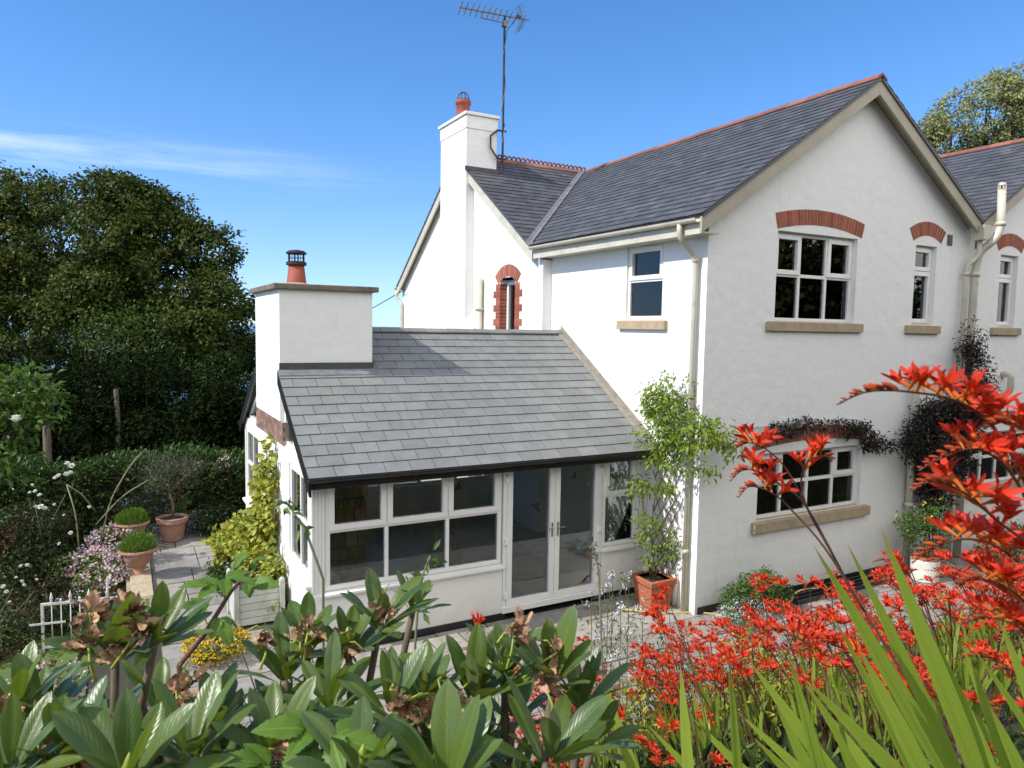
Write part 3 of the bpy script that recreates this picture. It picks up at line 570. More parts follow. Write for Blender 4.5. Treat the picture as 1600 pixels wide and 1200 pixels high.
# things in the upstairs windows
mb = MB(); mb.tube([(.12, 1.36, 5.0), (.12, 1.36, 4.72)], .004, 5); mb.lathe([(.005, .12), (.035, .0), (.03, -.06), (.008, -.16)][::-1], (.12, 1.36, 4.66), 8); tag(mb.build('hanging_ornament', M['white']), 'feathery pale ornament hanging inside the upstairs side window', 'ornament')
mb = MB(); mb.box(.13, .14, 1.50, 1.68, 4.37, 4.55); tag(mb.build('greeting_card', M['poly']), 'pale square card standing on the upstairs side window ledge', 'card')
t = thing('slatted_framework', 'white slatted airer standing inside the large upstairs gable window', 'framework', (1.74, .235, 4.365))  # pale sloping slats and a rail just behind the glass
for i in range(7):
    mb = MB(); mb.tube([(-.30+i*.07, -.05, .34-i*.012), (.10+i*.07, .04, .03)], .012, 6); mb.build('slat', M['whitemetal'], t)
mb = MB(); mb.tube([(-.32, -.06, .35), (.16, -.05, .27)], .014, 6); mb.build('rail', M['whitemetal'], t)

# ------------------------------------------------------------------ conservatory
cons = thing('conservatory', 'single storey sunroom with white framed glazing and a grey slate roof', 'sunroom')
YF = 1.131; CF = FRONT(YF); CS = SIDE(-5.3)
cz = lambda y: 2.343+.6291*(y-.94) if y <= 3.78 else 4.13-.6291*(y-3.78)
for nm, bs in (('wall', [(-5.3, -2.61, YF, YF+.22, 0, .80)]), ('wall', [(-.88, -.001, YF, YF+.22, 0, .80)]), ('gable_wall', [(-5.3, -5.08, YF+.22, 6.21, 0, .90), (-5.3, -5.08, 2.50, 4.92, .90, 2.47)]), ('back_wall', [(-5.3, -.21, 6.21, 6.43, 0, .85)])):
    mb = MB()
    for q in bs: mb.box(*q)
    mb.build(nm, M['wallc'], cons)
for q in ((-5.31, -2.55, YF-.012, YF, 0, .115), (-.92, -.0, YF-.012, YF, 0, .115), (-5.312, -5.3, YF+.001, 6.4, 0, .10)):
    mb = MB(); mb.box(*q); mb.build('plinth', M['black'], cons)
# glazed front
cw = window(cons, CF, -5.12, -2.625, .84, 2.29, [-4.32, -3.455], [1.60], {(0, 1), (1, 1), (2, 1)}, wf=-.02, t=.06); sill(cw, CF, -5.16, -2.59, .83, h=.05, proj=.07, m='upvc')
cw2 = window(cons, CF, -.875, -.215, .84, 2.30, [], [1.63], {(0, 1)}, wf=-.02, t=.06); sill(cw2, CF, -.91, -.02, .83, h=.05, proj=.07, m='upvc')
mb = MB(); mb.box(-5.3, -5.125, .80, 2.37, -.2, -.012, CF)
for i in range(4): mb.box(-5.292+i*.043, -5.262+i*.043, .84, 2.36, -.05, .0, CF)
mb.box(-.213, -.002, .80, 2.37, -.2, -.02, CF)
for i in range(4): mb.box(-.205+i*.052, -.170+i*.052, .84, 2.36, -.05, -.006, CF)
mb.box(-5.124, -.214, 2.305, 2.42, -.15, -.03, CF); mb.build('corner_post', M['upvc'], cons, bevel=.004)
# french doors
df = MB(); bar(df, CF, -2.60, -2.545, .20, 2.295, -.09, -.005); bar(df, CF, -.945, -.89, .20, 2.295, -.09, -.005); bar(df, CF, -2.545, -.945, 2.24, 2.295, -.09, -.005); bar(df, CF, -2.62, -.88, .115, .20, -.12, .045)
dframe = df.build('door_frame', M['upvc'], cons, bevel=.004)
for k, (a, b) in enumerate(((-2.543, -1.749), (-1.743, -.947))):
    d_ = MB(); ring(d_, CF, a, b, .205, 2.238, .085, -.08, .012); door = d_.build('door', M['upvc'], cons, bevel=.006)
    g = MB(); g.box(a+.05, b-.05, .25, 2.19, -.045, -.039, CF); g.build('pane', M['glass'], door)
    hx = b-.045 if k == 0 else a+.045; s = -1 if k == 0 else 1
    h = MB(); h.box(hx-.014, hx+.014, 1.13, 1.34, .012, .022, CF); h.tube([Vector((hx, 1.27, .02)), Vector((hx, 1.27, .055)), Vector((hx+s*.11, 1.265, .055))], .009, 8, M=CF); h.build('handle', M['chrome'], door, bevel=.003)
    for v in (.36, 1.15, 2.05):
        hg = MB(); e = a-.012 if k == 0 else b+.012; hg.box(e-.03, e+.03, v-.05, v+.05, -.0, .03, CF); hg.build('hinge', M['upvc'], door, bevel=.008)
# left gable: side windows, beam, triangular lights
for (y0, y1) in ((1.19, 2.44), (4.98, 6.31)):
    lw = window(cons, CS, -y1, -y0, .95, 2.27, [-(y0+y1)/2], [1.63], set(), wf=-.02, t=.07); sill(lw, CS, -y1-.05, -y0+.05, .95, h=.06, proj=.07, m='upvc')
    z0 = 2.475
    if y0 < 3: tri = [(-2.83, z0), (-1.42, z0), (-2.83, cz(2.83)-.26)]; inn = [(-2.73, z0+.06), (-1.62, z0+.06), (-2.73, cz(2.73)-.36)]
    else: tri = [(-6.14, z0), (-4.86, z0), (-4.86, cz(4.86)-.26)]; inn = [(-5.94, z0+.06), (-4.96, z0+.06), (-4.96, cz(4.96)-.36)]
    mb = MB(); n = 3
    mb.add([(*p, -.02) for p in tri]+[(*p, -.02) for p in inn]+[(*p, -.1) for p in tri]+[(*p, -.1) for p in inn], [(i, (i+1) % 3, (i+1) % 3+3, i+3) for i in range(3)]+[(i+6, i+9, (i+1) % 3+9, (i+1) % 3+6) for i in range(3)]+[(i+3, (i+1) % 3+3, (i+1) % 3+9, i+9) for i in range(3)]+[(i+6, (i+1) % 3+6, (i+1) % 3, i) for i in range(3)], CS)
    if y0 < 3: bar(mb, CS, -2.30, -2.25, z0+.05, cz(2.27)-.34, -.09, -.03)
    tw = mb.build('gable_window', M['upvc'], cons)
    mb = MB(); mb.prism([(a*.999, b) for a, b in inn], -.06, -.054, CS); mb.build('pane', M['glass'], tw)
for nm, q in (('gable_beam', (-5.305, -5.1, YF+.02, 2.495, 2.275, 2.47)), ('gable_beam', (-5.305, -5.1, 4.925, 6.4, 2.275, 2.47)), ('gable_post', (-5.304, -5.12, YF+.05, 1.185, .905, 2.27)), ('gable_post', (-5.304, -5.12, 2.445, 2.498, .905, 2.27)), ('gable_post', (-5.304, -5.12, 4.922, 4.975, .905, 2.27)), ('gable_post', (-5.304, -5.12, 6.315, 6.42, .86, 2.27))):
    mb = MB(); mb.box(*q); mb.build(nm, M['upvc'], cons, bevel=.004)
# back glazing
BK = Matrix(((-1, 0, 0, 0), (0, 0, 1, 6.43), (0, 1, 0, 0), (0, 0, 0, 1)))
window(cons, BK, .2, 5.1, .86, 2.29, [1.0, 1.85, 2.7, 3.5, 4.3], [1.6], set(), wf=-.02)
mb = MB(); mb.box(-5.1, -.01, 6.3, 6.42, 2.295, 2.42); mb.build('back_header', M['upvc'], cons)
# roof
slates('front_roof_slope', cons, 'slatec', (-5.37, .94, 2.343), (1, 0, 0), (0, 2.84, 1.787), 5.36, 3.36, .205, .33, jit=.5, notch=(-5.3, 2.84, 4.85))
slates('back_roof_slope', cons, 'slatec', (-5.37, 6.62, 2.343), (1, 0, 0), (0, -2.84, 1.787), 5.36, 3.36, .205, .33, jit=.5, notch=(-5.3, 2.84, 4.85))
ridge('ridge', (-3.97, 3.78, 4.142), (-.02, 3.78, 4.142), 'slatec', half=.10, drop=.055, tile=.4, parent=cons, up=.02)
mb = MB()
for a, b in ((YF+.02, 3.78), (3.78, 6.41)): mb.hexa([(-5.05, a, cz(a)-.12), (-.01, a, cz(a)-.12), (-.01, b, cz(b)-.12), (-5.05, b, cz(b)-.12)], [(-5.05, a, cz(a)-.14), (-.01, a, cz(a)-.14), (-.01, b, cz(b)-.14), (-5.05, b, cz(b)-.14)])
mb.build('ceiling', M['ceil'], cons)
for y0, y1 in ((.90, 2.835), (4.86, 6.62)):
    mb = MB(); mb.prism([(-y1, cz(y1)-.20), (-y0, cz(y0)-.20), (-y0, cz(y0)-.012), (-y1, cz(y1)-.012)], -.03, 0, SIDE(-5.375)); mb.build('barge_board', M['black'], cons)
gutter('gutter', (-5.39, .875, 2.345), (.02, .875, 2.335), .055, 'black', cons)
mb = MB(); mb.box(-5.36, -.001, .925, .95, 2.20, 2.325); mb.box(-5.36, -.001, .95, YF+.03, 2.295, 2.304); mb.build('fascia', M['black'], cons)
gutter('gutter', (-5.39, 6.685, 2.345), (-.22, 6.685, 2.335), .055, 'black', cons)
# wall flashing
mb = MB(); P0, P1 = .92, 3.80
mb.hexa([(-.13, P0, cz(P0)+.02), (-.02, P0, cz(P0)+.035), (-.02, P1, cz(3.78)+.05), (-.13, P1, cz(3.78)+.035)], [(-.13, P0, cz(P0)-.02), (-.02, P0, cz(P0)-.02), (-.02, P1, cz(3.78)-.02), (-.13, P1, cz(3.78)-.02)])
mb.hexa([(-.02, P0, cz(P0)+.10), (-.001, P0, cz(P0)+.10), (-.001, P1, cz(3.78)+.115), (-.02, P1, cz(3.78)+.115)], [(-.02, P0, cz(P0)-.02), (-.001, P0, cz(P0)-.02), (-.001, P1, cz(3.78)-.02), (-.02, P1, cz(3.78)-.02)])
mb.build('wall_flashing', M['mortar'], cons)
# chimney of the conservatory
mb = MB(); mb.box(-5.34, -3.98, 2.84, 4.85, 2.80, 4.69); cch = mb.build('chimney', M['wall'], cons, bevel=.006); cch['label'] = 'broad white rendered chimney rising from the slate roof'
mb = MB(); mb.box(-5.42, -3.90, 2.765, 4.925, 4.685, 4.765); mb.build('chimney_cap', M['cap'], cch, bevel=.012)
mb = MB(); mb.lathe([(.36, 0), (.28, .03), (.15, .075)], (-4.87, 3.9, 4.762), 20); mb.build('flaunching', M['sill'], cch, smooth=True)
mb = MB(); mb.lathe([(.155, 0), (.15, .03), (.115, .34), (.10, .34), (.10, .1)], (-4.87, 3.9, 4.80), 24); mb.build('chimney_pot', M['pot'], cch, smooth=True)
mb = MB(); mb.lathe([(.12, 0), (.155, .015), (.155, .055), (.13, .07), (.10, .07)], (-4.87, 3.9, 5.10), 24)
for i in range(8):
    a = i*math.pi/4; mb.tube([(-4.87+.115*math.cos(a), 3.9+.115*math.sin(a), 5.15), (-4.87+.115*math.cos(a), 3.9+.115*math.sin(a), 5.29)], .012 if i % 2 == 0 else .005, 6)
mb.tube([(-4.87+.115*math.cos(t), 3.9+.115*math.sin(t), 5.225) for t in np.linspace(0, 2*math.pi, 24)], .004, 5)
mb.lathe([(.155, 0), (.16, .015), (.12, .05), (.03, .065)], (-4.87, 3.9, 5.285), 24); mb.build('cowl', M['metal'], cch, smooth=False)
mb = MB(); mb.hexa([(-5.36, 2.70, cz(2.70)+.018), (-3.955, 2.70, cz(2.70)+.018), (-3.955, 2.83, cz(2.83)+.02), (-5.36, 2.83, cz(2.83)+.02)], [(-5.36, 2.70, cz(2.70)-.01), (-3.955, 2.70, cz(2.70)-.01), (-3.955, 2.83, cz(2.83)-.01), (-5.36, 2.83, cz(2.83)-.01)]); mb.build('lead_apron', M['lead'], cch)
mb = MB(); mb.box(-5.345, -3.965, 2.815, 2.84, cz(2.84)-.05, cz(2.84)+.10)
for i in range(8):
    y = 2.84+i*.118; mb.box(-3.98, -3.966, y, y+.13, cz(y)-.06, cz(y)+.16)
mb.build('flashing', M['darklead'], cch)
bb = MB(); z = 2.47; r = 0
mb = MB(); mb.box(-5.325, -5.08, 2.69, 4.9, 2.47, 2.80); mort = mb.build('brick_band', M['brickmortar'], cons)
while z < 2.78:
    y = 2.69-(.11 if r % 2 else 0)
    while y < 4.9:
        a, b = max(y+.004, 2.688), min(y+.218, 4.902)
        if b-a > .03: bb.box(-5.334-rnd.uniform(0, .005), -5.3, a, b, z+.004, z+.062)
        y += .222
    z += .066; r += 1
bb.build('brickwork', M['oldbrick'], mort)
# inside
mb = MB(); mb.box(-5.07, -.01, YF+.23, 6.2, .1, .17)
x = -5.06; fo = MB()
while x < -.05:
    y = YF+.24
    while y < 6.15:
        fo.box(x, min(x+.595, -.03), y, min(y+.595, 6.19), .165, .19+rnd.uniform(0, .001)); y += .60
    x += .60
fo2 = fo.build('floor', M['floor'], cons); mb.build('screed', M['joint'], fo2)
mb = MB(); mb.box(-5.07, -4.05, 2.98, 4.75, .19, 3.3); core = mb.build('stone_breast', M['brickmortar'], cons); st = MB(); z = .2
while z < 3.2:
    h = rnd.choice((.12, .16, .2, .24)); x = -5.06
    while x < -4.06:
        wd = rnd.uniform(.18, .42); st.box(x+.006, min(x+wd, -4.04)-.006, 2.95-rnd.uniform(0, .02), 3.0, z+.006, z+h-.006); x += wd
    y = 2.96
    while y < 4.76:
        wd = rnd.uniform(.18, .42); st.box(-4.1, -4.03+rnd.uniform(0, .02), y+.006, min(y+wd, 4.78)-.006, z+.006, z+h-.006); y += wd
    z += h
st.build('stonework', M['stone'], core, bevel=.012)
# bird silhouettes stuck on the panes
def decal(u, v, s, rot):
    p = [(-.5, .1), (-.2, .18), (0, .05), (.22, .2), (.5, .12), (.25, .02), (.08, -.08), (.12, -.3), (0, -.2), (-.1, -.32), (-.06, -.06), (-.25, .02)]
    c, q = math.cos(rot), math.sin(rot); mb = MB(); mb.prism([(u+(a*c-b*q)*s, v+(a*q+b*c)*s) for a, b in p][::-1], -.030, -.026, CF); return mb.build('bird_sticker', M['black'])
for (u, v, s, r), lb in zip(((-4.80, 2.0, .17, 2.2), (-3.30, 2.0, .2, .9), (-2.05, 1.6, .24, 2.4), (-1.4, 2.0, .16, .8)), ('black bird sticker on the leftmost sunroom window pane', 'black bird sticker on the window pane beside the doors', 'larger black bird sticker on the left glazed door', 'small black bird sticker on the right glazed door')):
    tag(decal(u, v, s, r), lb, 'sticker')

def anchor(root, loc):
    loc = Vector(loc); root.location = loc
    for ch in root.children: ch.location = ch.location-loc
anchor(house, (3, 4, 0)); anchor(cons, (-2.65, 3.78, 0))
# ------------------------------------------------------------------ ground and setting
def sst(a, b, x):
    t = min(1, max(0, (x-a)/(b-a))); return t*t*(3-2*t)
def ground_z(x, y):
    bank = 2.62*sst(-1.9, -7.0, y) if y < -1.9 else 0
    left = sst(-7.05, -7.75, x)                       # lawn below the terrace
    z = bank*(1-.25*left*sst(-5, -1, y))-.45*left*sst(-4.5, -1.0, y)
    z -= max(0, y-16)*.10+max(0, y-40)*.25+max(0, -x-22)*.06
    return z
def axis(a, b, fine0, fine1, df, dc):
    o = [];x = a
    while x < b:
        o.append(x); x += df if fine0 <= x < fine1 else dc
    o.append(b); return o
xs = axis(-90, 120, -12, 12, .25, 3.); ys = axis(-60, 160, -10, 10, .25, 3.)
V = [(x, y, ground_z(x, y)-.012+(.03*math.sin(x*3.1+y)*math.cos(y*2.7-x) if y < -2.3 else 0)) for y in ys for x in xs]
nx = len(xs); F = [(j*nx+i, j*nx+i+1, (j+1)*nx+i+1, (j+1)*nx+i) for j in range(len(ys)-1) for i in range(nx-1)]
tag(npmesh('ground', V, F, M['earth'], smooth=True), 'dark earth bank falling from the camera to the house terrace', 'ground', kind='structure')
S_ = 60000
tag(MB().add([(-S_, -2000, -70), (S_, -2000, -70), (S_, S_, -70), (-S_, S_, -70)], [(0, 1, 2, 3)]).build('sea', M['sea']), 'pale blue sea at the horizon beyond the trees', 'sea', kind='structure')
# lawn sheet, 10 mm over the ground
xs = np.arange(-16, -7.74, .2); ys = np.arange(-2, 9, .25); nx = len(xs)
tag(npmesh('lawn', [(x, y, ground_z(x, y)+.008) for y in ys for x in xs], [(j*nx+i, j*nx+i+1, (j+1)*nx+i+1, (j+1)*nx+i) for j in range(len(ys)-1) for i in range(nx-1)], M['grass'], smooth=True), 'lawn below the terrace at the left', 'lawn', kind='structure')
# paving: random slabs over a jointing bed
def paving(name, x0, x1, y0, y1, label):
    bed = MB(); bed.box(x0, x1, y0, y1, -.2, .004); mb = MB(); y = y0
    while y < y1-.05:
        d = min(rnd.choice((.45, .6, .6, .75)), y1-y); x = x0
        while x < x1-.05:
            wd = min(rnd.choice((.45, .6, .75, .9)), x1-x); z = .022+rnd.uniform(-.005, .006); g = .009
            j = lambda: rnd.uniform(-.006, .006)
            tp = [(x+g+j(), y+g+j(), z), (x+wd-g+j(), y+g+j(), z+rnd.uniform(-.003, .003)), (x+wd-g+j(), y+d-g+j(), z), (x+g+j(), y+d-g+j(), z)]
            mb.hexa(tp, [(a, b, -.05) for a, b, c in tp]); x += wd
        y += d
    o = mb.build(name, M['paving'], bevel=.006); bed.build('paving_bed', M['joint'], o); return tag(o, label, 'paving', kind='structure')
paving('patio', -6.95, 12.3, -2.0, 1.115, 'stone paved patio along the house')
paving('terrace', -6.95, -5.33, 1.12, 8.6, 'stone paved terrace beside the sunroom')
mb = MB(); z = -.62; r = 0
while z < -.01:                                   # low stone wall holding up the terrace
    y = 2.55
    while y < 8.4:
        l = rnd.uniform(.22, .5); mb.box(-7.28+rnd.uniform(0, .02), -6.96, y+.005, min(y+l, 8.4)-.005, z+.004, z+.115); y += l
    z += .12
mb.box(-7.32, -6.95, 2.5, 8.4, -.02, .035)
tag(mb.build('retaining_wall', M['stone'], bevel=.01), 'low stone retaining wall carrying the two planted urns', 'wall')
st = thing('garden_steps', 'short flight of pale timber steps down from the terrace', 'steps', (-7.1, 3.2, -.45))
for i, z in enumerate((.30, .12)):
    b = MB(); b.box(-.05-i*.28, .30-i*.28, -.75, .75, z-.05, z); b.build('tread', M['palewood'], st, bevel=.008); b = MB(); b.box(-.03-i*.28, .28-i*.28, -.72, .72, z-.17, z-.055); b.build('riser', M['stone'], st)

# ------------------------------------------------------------------ foliage helpers
def unit(v): return v/np.maximum(np.linalg.norm(v, axis=-1, keepdims=True), 1e-9)
def rdir(n): return unit(rng.normal(size=(n, 3)))
def leaf_arrays(P, D, N, Ln, W, fold=.22):
    n = len(P); D = unit(D); S = unit(np.cross(D, N)); N = np.cross(S, D); Ln = np.broadcast_to(Ln, n)[:, None]; W = np.broadcast_to(W, n)[:, None]
    m = P+D*Ln*.5
    V = np.stack([P, m+S*W*.5+N*W*fold, P+D*Ln-N*Ln*.12, m-S*W*.5+N*W*fold], 1).reshape(-1, 3)
    i = np.arange(n)[:, None]*4
    return V, np.concatenate([i+[0, 1, 2], i+[0, 2, 3]], 0)
def ellip(n, c, r, shell=.55, up=None):
    d = rdir(n); rad = (shell**3+(1-shell**3)*rng.random(n))**(1/3)
    p = d*rad[:, None]*np.array(r)+np.array(c); return p, unit(d/np.array(r))
def clumped(lobes, nleaf, per=22, spread=.28, shell=.6, rel=.5):
    tot = sum(l[3]*l[4]*l[5] if len(l) > 5 else 1 for l in lobes); P = []; O = []
    for l in lobes:
        c, r = l[:3], l[3:6]; k = max(3, int(nleaf*(r[0]*r[1]*r[2])/tot/per)); cp, co = ellip(k, c, r, shell)
        of = np.clip(rng.normal(size=(k, per, 3)), -1.9, 1.9)*np.array([1, 1, .7]); P.append((cp[:, None]+of*spread).reshape(-1, 3)); O.append(unit(np.repeat(co, per, 0)*.55+of.reshape(-1, 3)*rel+np.array([0, 0, .25])))
    return np.concatenate(P), np.concatenate(O)
def foliage(name, P, O, Ln, W, m, parent=None, droop=.25, upb=.7, rand=.8, fold=.22):
    n = len(P); D = unit(O*.8+rng.normal(size=(n, 3))*rand-np.array([0, 0, droop])); N = unit(np.array([0, 0, upb])+O*.8+rng.normal(size=(n, 3))*.38)
    sz = rng.uniform(.7, 1.25, n); V, F = leaf_arrays(P, D, N, Ln*sz, W*sz, fold); return npmesh(name, V, F, M[m], parent)
def limbs(name, base, lobes, r0, m='bark', parent=None):
    mb = MB(); b = Vector(base); top = Vector(lobes[0][:3])
    mb.tube([b, b.lerp(top, .35)+Vector((.15, .1, 0))*r0*4, b.lerp(top, .75)], [r0*1.25, r0*.9, r0*.5], 10)
    for l in lobes:
        c = Vector(l[:3]); s = b.lerp(top, rnd.uniform(.3, .6)); mb.tube([s, s.lerp(c, .5)+Vector((0, 0, -.15)), c, c+Vector((0, 0, l[5]*.6))], [r0*.5, r0*.36, r0*.2, r0*.06], 7)
        for q in range(4):
            e = c+Vector((rnd.uniform(-1, 1)*l[3], rnd.uniform(-1, 1)*l[4], rnd.uniform(-.3, .9)*l[5]))*.75; mb.tube([s.lerp(c, .7), s.lerp(e, .6), e], [r0*.25, r0*.14, r0*.04], 6)
    return mb.build(name, M[m], parent, smooth=True)
def sublobes(lobes, k, f, seed):
    r = np.random.default_rng(seed); o = []
    for l in lobes:
        d = unit(r.normal(size=(k, 3))+np.array([0, -.25, .35])); q = f*r.uniform(.75, 1.25, k)
        for i in range(k): o.append((l[0]+d[i, 0]*l[3]*.80, l[1]+d[i, 1]*l[4]*.80, l[2]+d[i, 2]*l[5]*.80, l[3]*q[i]*1.1, l[4]*q[i]*1.1, l[5]*q[i]*.85))
    return o
def tree(name, label, cat, base, lobes, nleaf, Ln, W, m, r0, group=None, per=22, spread=.3, shell=.6, upb=.7, sub=None):
    b = Vector(base); t = thing(name, label, cat, base, group=group); lo = [(l[0]-b.x, l[1]-b.y, l[2]-b.z, *l[3:]) for l in lobes]
    P, O = clumped(sublobes(lo, sub[0], sub[1], int(abs(b.x*100))) if sub else lo, nleaf, per, spread, shell); foliage('crown', P, O, Ln, W, m, t, upb=upb); limbs('trunk', (0, 0, 0), lo, r0, parent=t); return t
def lob(px, py, d, r): p = at(px, py, d); return (*p, *(r if hasattr(r, '__len__') else (r, r, r)))

# ------------------------------------------------------------------ trees and hedge beyond the garden
lt = [lob(-25, 325, 31, (3.0, 3, 1.6)), lob(60, 350, 30.5, (2.6, 2.6, 2.0)), lob(40, 420, 30, (4.0, 3.6, 3.4)), lob(-90, 400, 31, (3.6, 3.6, 3.4)), lob(-30, 360, 31, (3.2, 3, 2.6)), lob(95, 390, 30, (2.2, 2.6, 2.6)), lob(30, 560, 29, (4.2, 3.2, 3.0)), lob(-120, 560, 30, (4, 3.4, 3.2)), lob(110, 500, 29, (2.2, 2.4, 2.4))]
tree('dark_tree', 'large dark broadleaf tree at the far left behind the hedge', 'tree', (-11.5, 28, -2.4), lt, 85000, .15, .11, 'oaktree', .4, 'tall dark trees beyond the hedge', per=40, spread=.20, shell=.78, sub=(15, .36))
rt = [lob(200, 385, 28, (2.6, 2.6, 2.4)), lob(262, 440, 27.5, (2.6, 2.6, 2.5)), lob(320, 520, 27, (1.9, 2.2, 2.1)), lob(180, 500, 28, (2.6, 2.6, 2.6)), lob(345, 475, 27, (1.1, 1.4, 1.0)), lob(250, 570, 27, (2.6, 2.4, 2.2)), lob(215, 335, 28, (1.7, 1.7, 1.2)), lob(345, 600, 27, (1.3, 1.6, 1.5))]
tree('dark_tree', 'dark broadleaf tree with a rounded crown sloping down towards the sunroom chimney', 'tree', (-6.2, 25.5, -2.0), rt, 78000, .15, .11, 'oaktree', .38, 'tall dark trees beyond the hedge', per=40, spread=.18, shell=.78, sub=(15, .37))
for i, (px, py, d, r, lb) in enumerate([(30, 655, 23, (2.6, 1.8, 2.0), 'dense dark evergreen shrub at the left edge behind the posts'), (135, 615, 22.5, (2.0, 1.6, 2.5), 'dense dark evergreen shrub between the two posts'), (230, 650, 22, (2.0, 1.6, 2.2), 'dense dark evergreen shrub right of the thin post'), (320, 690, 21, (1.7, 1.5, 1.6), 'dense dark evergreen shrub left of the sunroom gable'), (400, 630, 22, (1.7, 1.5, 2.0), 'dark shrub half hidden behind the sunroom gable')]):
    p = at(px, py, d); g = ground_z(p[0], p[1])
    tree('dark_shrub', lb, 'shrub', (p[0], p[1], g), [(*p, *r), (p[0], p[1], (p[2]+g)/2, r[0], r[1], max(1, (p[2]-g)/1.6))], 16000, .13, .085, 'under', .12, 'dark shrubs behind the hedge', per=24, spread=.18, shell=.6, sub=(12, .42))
p = at(195, 565, 24); tree('elder_bush', 'mid green feathery elder in front of the dark trees', 'shrub', (p[0], p[1], -1.6), [(*p, 1.5, 1.3, 1.9), (p[0]+1.6, p[1]-.4, p[2]-1.2, 1.5, 1.2, 1.9), (p[0]+3.0, p[1]-.6, p[2]-1.3, 1.2, 1.1, 1.6)], 9000, .13, .05, 'hedge', .09, per=18, spread=.25)
prt = [lob(1540, 195, 30, (2.1, 2, 1.7)), lob(1590, 180, 30, (2.2, 2, 1.9)), lob(1485, 235, 30, (1.2, 1.5, 1.5)), lob(1455, 210, 30, (.6, .7, .6)), lob(1640, 200, 30, (2.4, 2.2, 2.2)), lob(1560, 290, 30, (3.4, 2.4, 2.6))]
tree('pale_tree', 'pale green windswept tree rising behind the right hand roof', 'tree', (26, 10.5, 1.0), prt, 24000, .15, .085, 'palecrown', .3, per=24, spread=.15, upb=.5, shell=.7, sub=(14, .34))
# laurel hedge
hx0, hx1 = -14.5, -3.2
hd = thing('laurel_hedge', 'clipped laurel hedge closing the far side of the terrace', 'hedge', (-8, 9.6, 0))
n = 26000; X = rng.uniform(hx0, hx1, n); face = rng.random(n)
topz = 1.15+.08*np.sin(X*1.7)+.06*np.sin(X*4.1+1)
Y = np.where(face < .5, 9.0+rng.normal(0, .12, n)+.12*np.sin(X*2.3), rng.uniform(9.0, 10.3, n)); Zz = np.where(face < .5, rng.uniform(-.45, 1, n)*1.0*topz, topz+rng.normal(0, .07, n)); Zz = np.where(face < .5, -.45+(topz+.45)*rng.random(n), Zz)
P = np.stack([X+8, Y-9.6, Zz], 1); O = np.where((face < .5)[:, None], [0, -1, .3], [0, -.2, 1.])
foliage('leafage', P, O, .11, .05, 'hedge', hd, droop=.0, rand=.55)
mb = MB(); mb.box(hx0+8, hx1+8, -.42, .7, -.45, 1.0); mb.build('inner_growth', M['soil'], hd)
# trees and hedge on the road side behind the viewer: what the gable windows reflect
for i, (x, y, r, h, lb) in enumerate([(-9, -15.5, 3.4, 6, 'tall tree uphill behind the viewer, nearest the lawn side'), (-2, -16, 3.6, 6.5, 'tall tree uphill behind the viewer, second from the lawn side'), (5, -15, 3.8, 6.5, 'tall tree uphill behind the viewer, facing the gable'), (12, -15.5, 3.8, 6.5, 'tall tree uphill behind the viewer, facing the right wing'), (19, -13, 3.8, 6.5, 'tall tree uphill behind the viewer, beyond the right wing')]):
    tree('roadside_tree', lb, 'tree', (x, y, 2.4), [(x, y, 2.6+h*.45, r, r*.8, h*.30), (x+1.5, y, 4.2, r, r*.8, 2.4), (x-1.5, y+.5, 2.6+h*.75, r*.8, r*.7, h*.24), (x+1.6, y-.5, 2.6+h*.68, r*.7, r*.6, h*.22)], 9000, .36, .28, 'roadleaf', .3, 'trees uphill behind the viewer', per=22, spread=.45)
# wooden posts
for (pb, pt, r, lb) in (((75, 728), (70, 587), .10, 'thick weathered wooden post with a square top behind the hedge'), ((187, 722), (181, 608), .065, 'thin weathered wooden post standing in front of dark shrubs')):
    a = on(*pb, 'y', 15.5); b = on(*pt, 'y', 15.5); g = ground_z(a[0], a[1])
    mb = MB(); mb.tube([(a[0], 15.5, g-.1), (a[0], 15.5, (g+b[2])/2), (b[0], 15.5, b[2])], [r*1.1, r, r*.95], 10)
    if r > .08: mb.box(b[0]-.16, b[0]+.16, 15.42, 15.58, b[2]-.03, b[2]+.04)
    tag(mb.build('wooden_post', M['wood']), lb, 'post', 'wooden posts behind the hedge')
# overhead cable from the far eave
a = on(633, 452, 'x', -.3); b = at(300, 560, 60); mb = MB(); mb.tube([Vector(a).lerp(Vector(b), t)+Vector((0, 0, -1.2*4*t*(1-t))) for t in np.linspace(0, 1, 24)], .013, 5)
tag(mb.build('overhead_cable', M['black']), 'thin dark cable running from the far eave of the house', 'cable')
# television aerial
ta = thing('tv_aerial', 'tall rusty mast with a many toothed television aerial beside the chimney', 'aerial', (.47, 7.2, 7.95))
mb = MB(); mb.tube([(0, 0, -.2), (.0, 0, 3.24)], .026, 8); mb.build('mast', M['metal'], ta)
mb = MB(); mb.tube([(-1.12, 0, 3.20), (.62, -.02, 3.29)], .016, 6); boom = mb.build('boom', M['alu'], ta)
mb = MB(); mb.tube(fillet([(-.58, 0, 3.22), (-.56, 0, 3.09), (-.0, 0, 3.11), (.10, 0, 3.13), (.12, 0, 3.25)], .05), .014, 6); mb.box(-.05, .05, -.05, .05, 3.02, 3.14); mb.build('clamp', M['alu'], ta)
for i in range(11):
    x = -1.09+i*.137; z = 3.20+(x+1.12)*.05; mb = MB(); mb.tube([(x-.02, -.17, z+.075), (x, 0, z), (x+.02, .17, z-.075)], .010, 5); mb.tube([(x-.03, .10, z+.10), (x, 0, z), (x+.03, -.10, z-.10)], .007, 5); mb.build('element', M['alu'], boom)
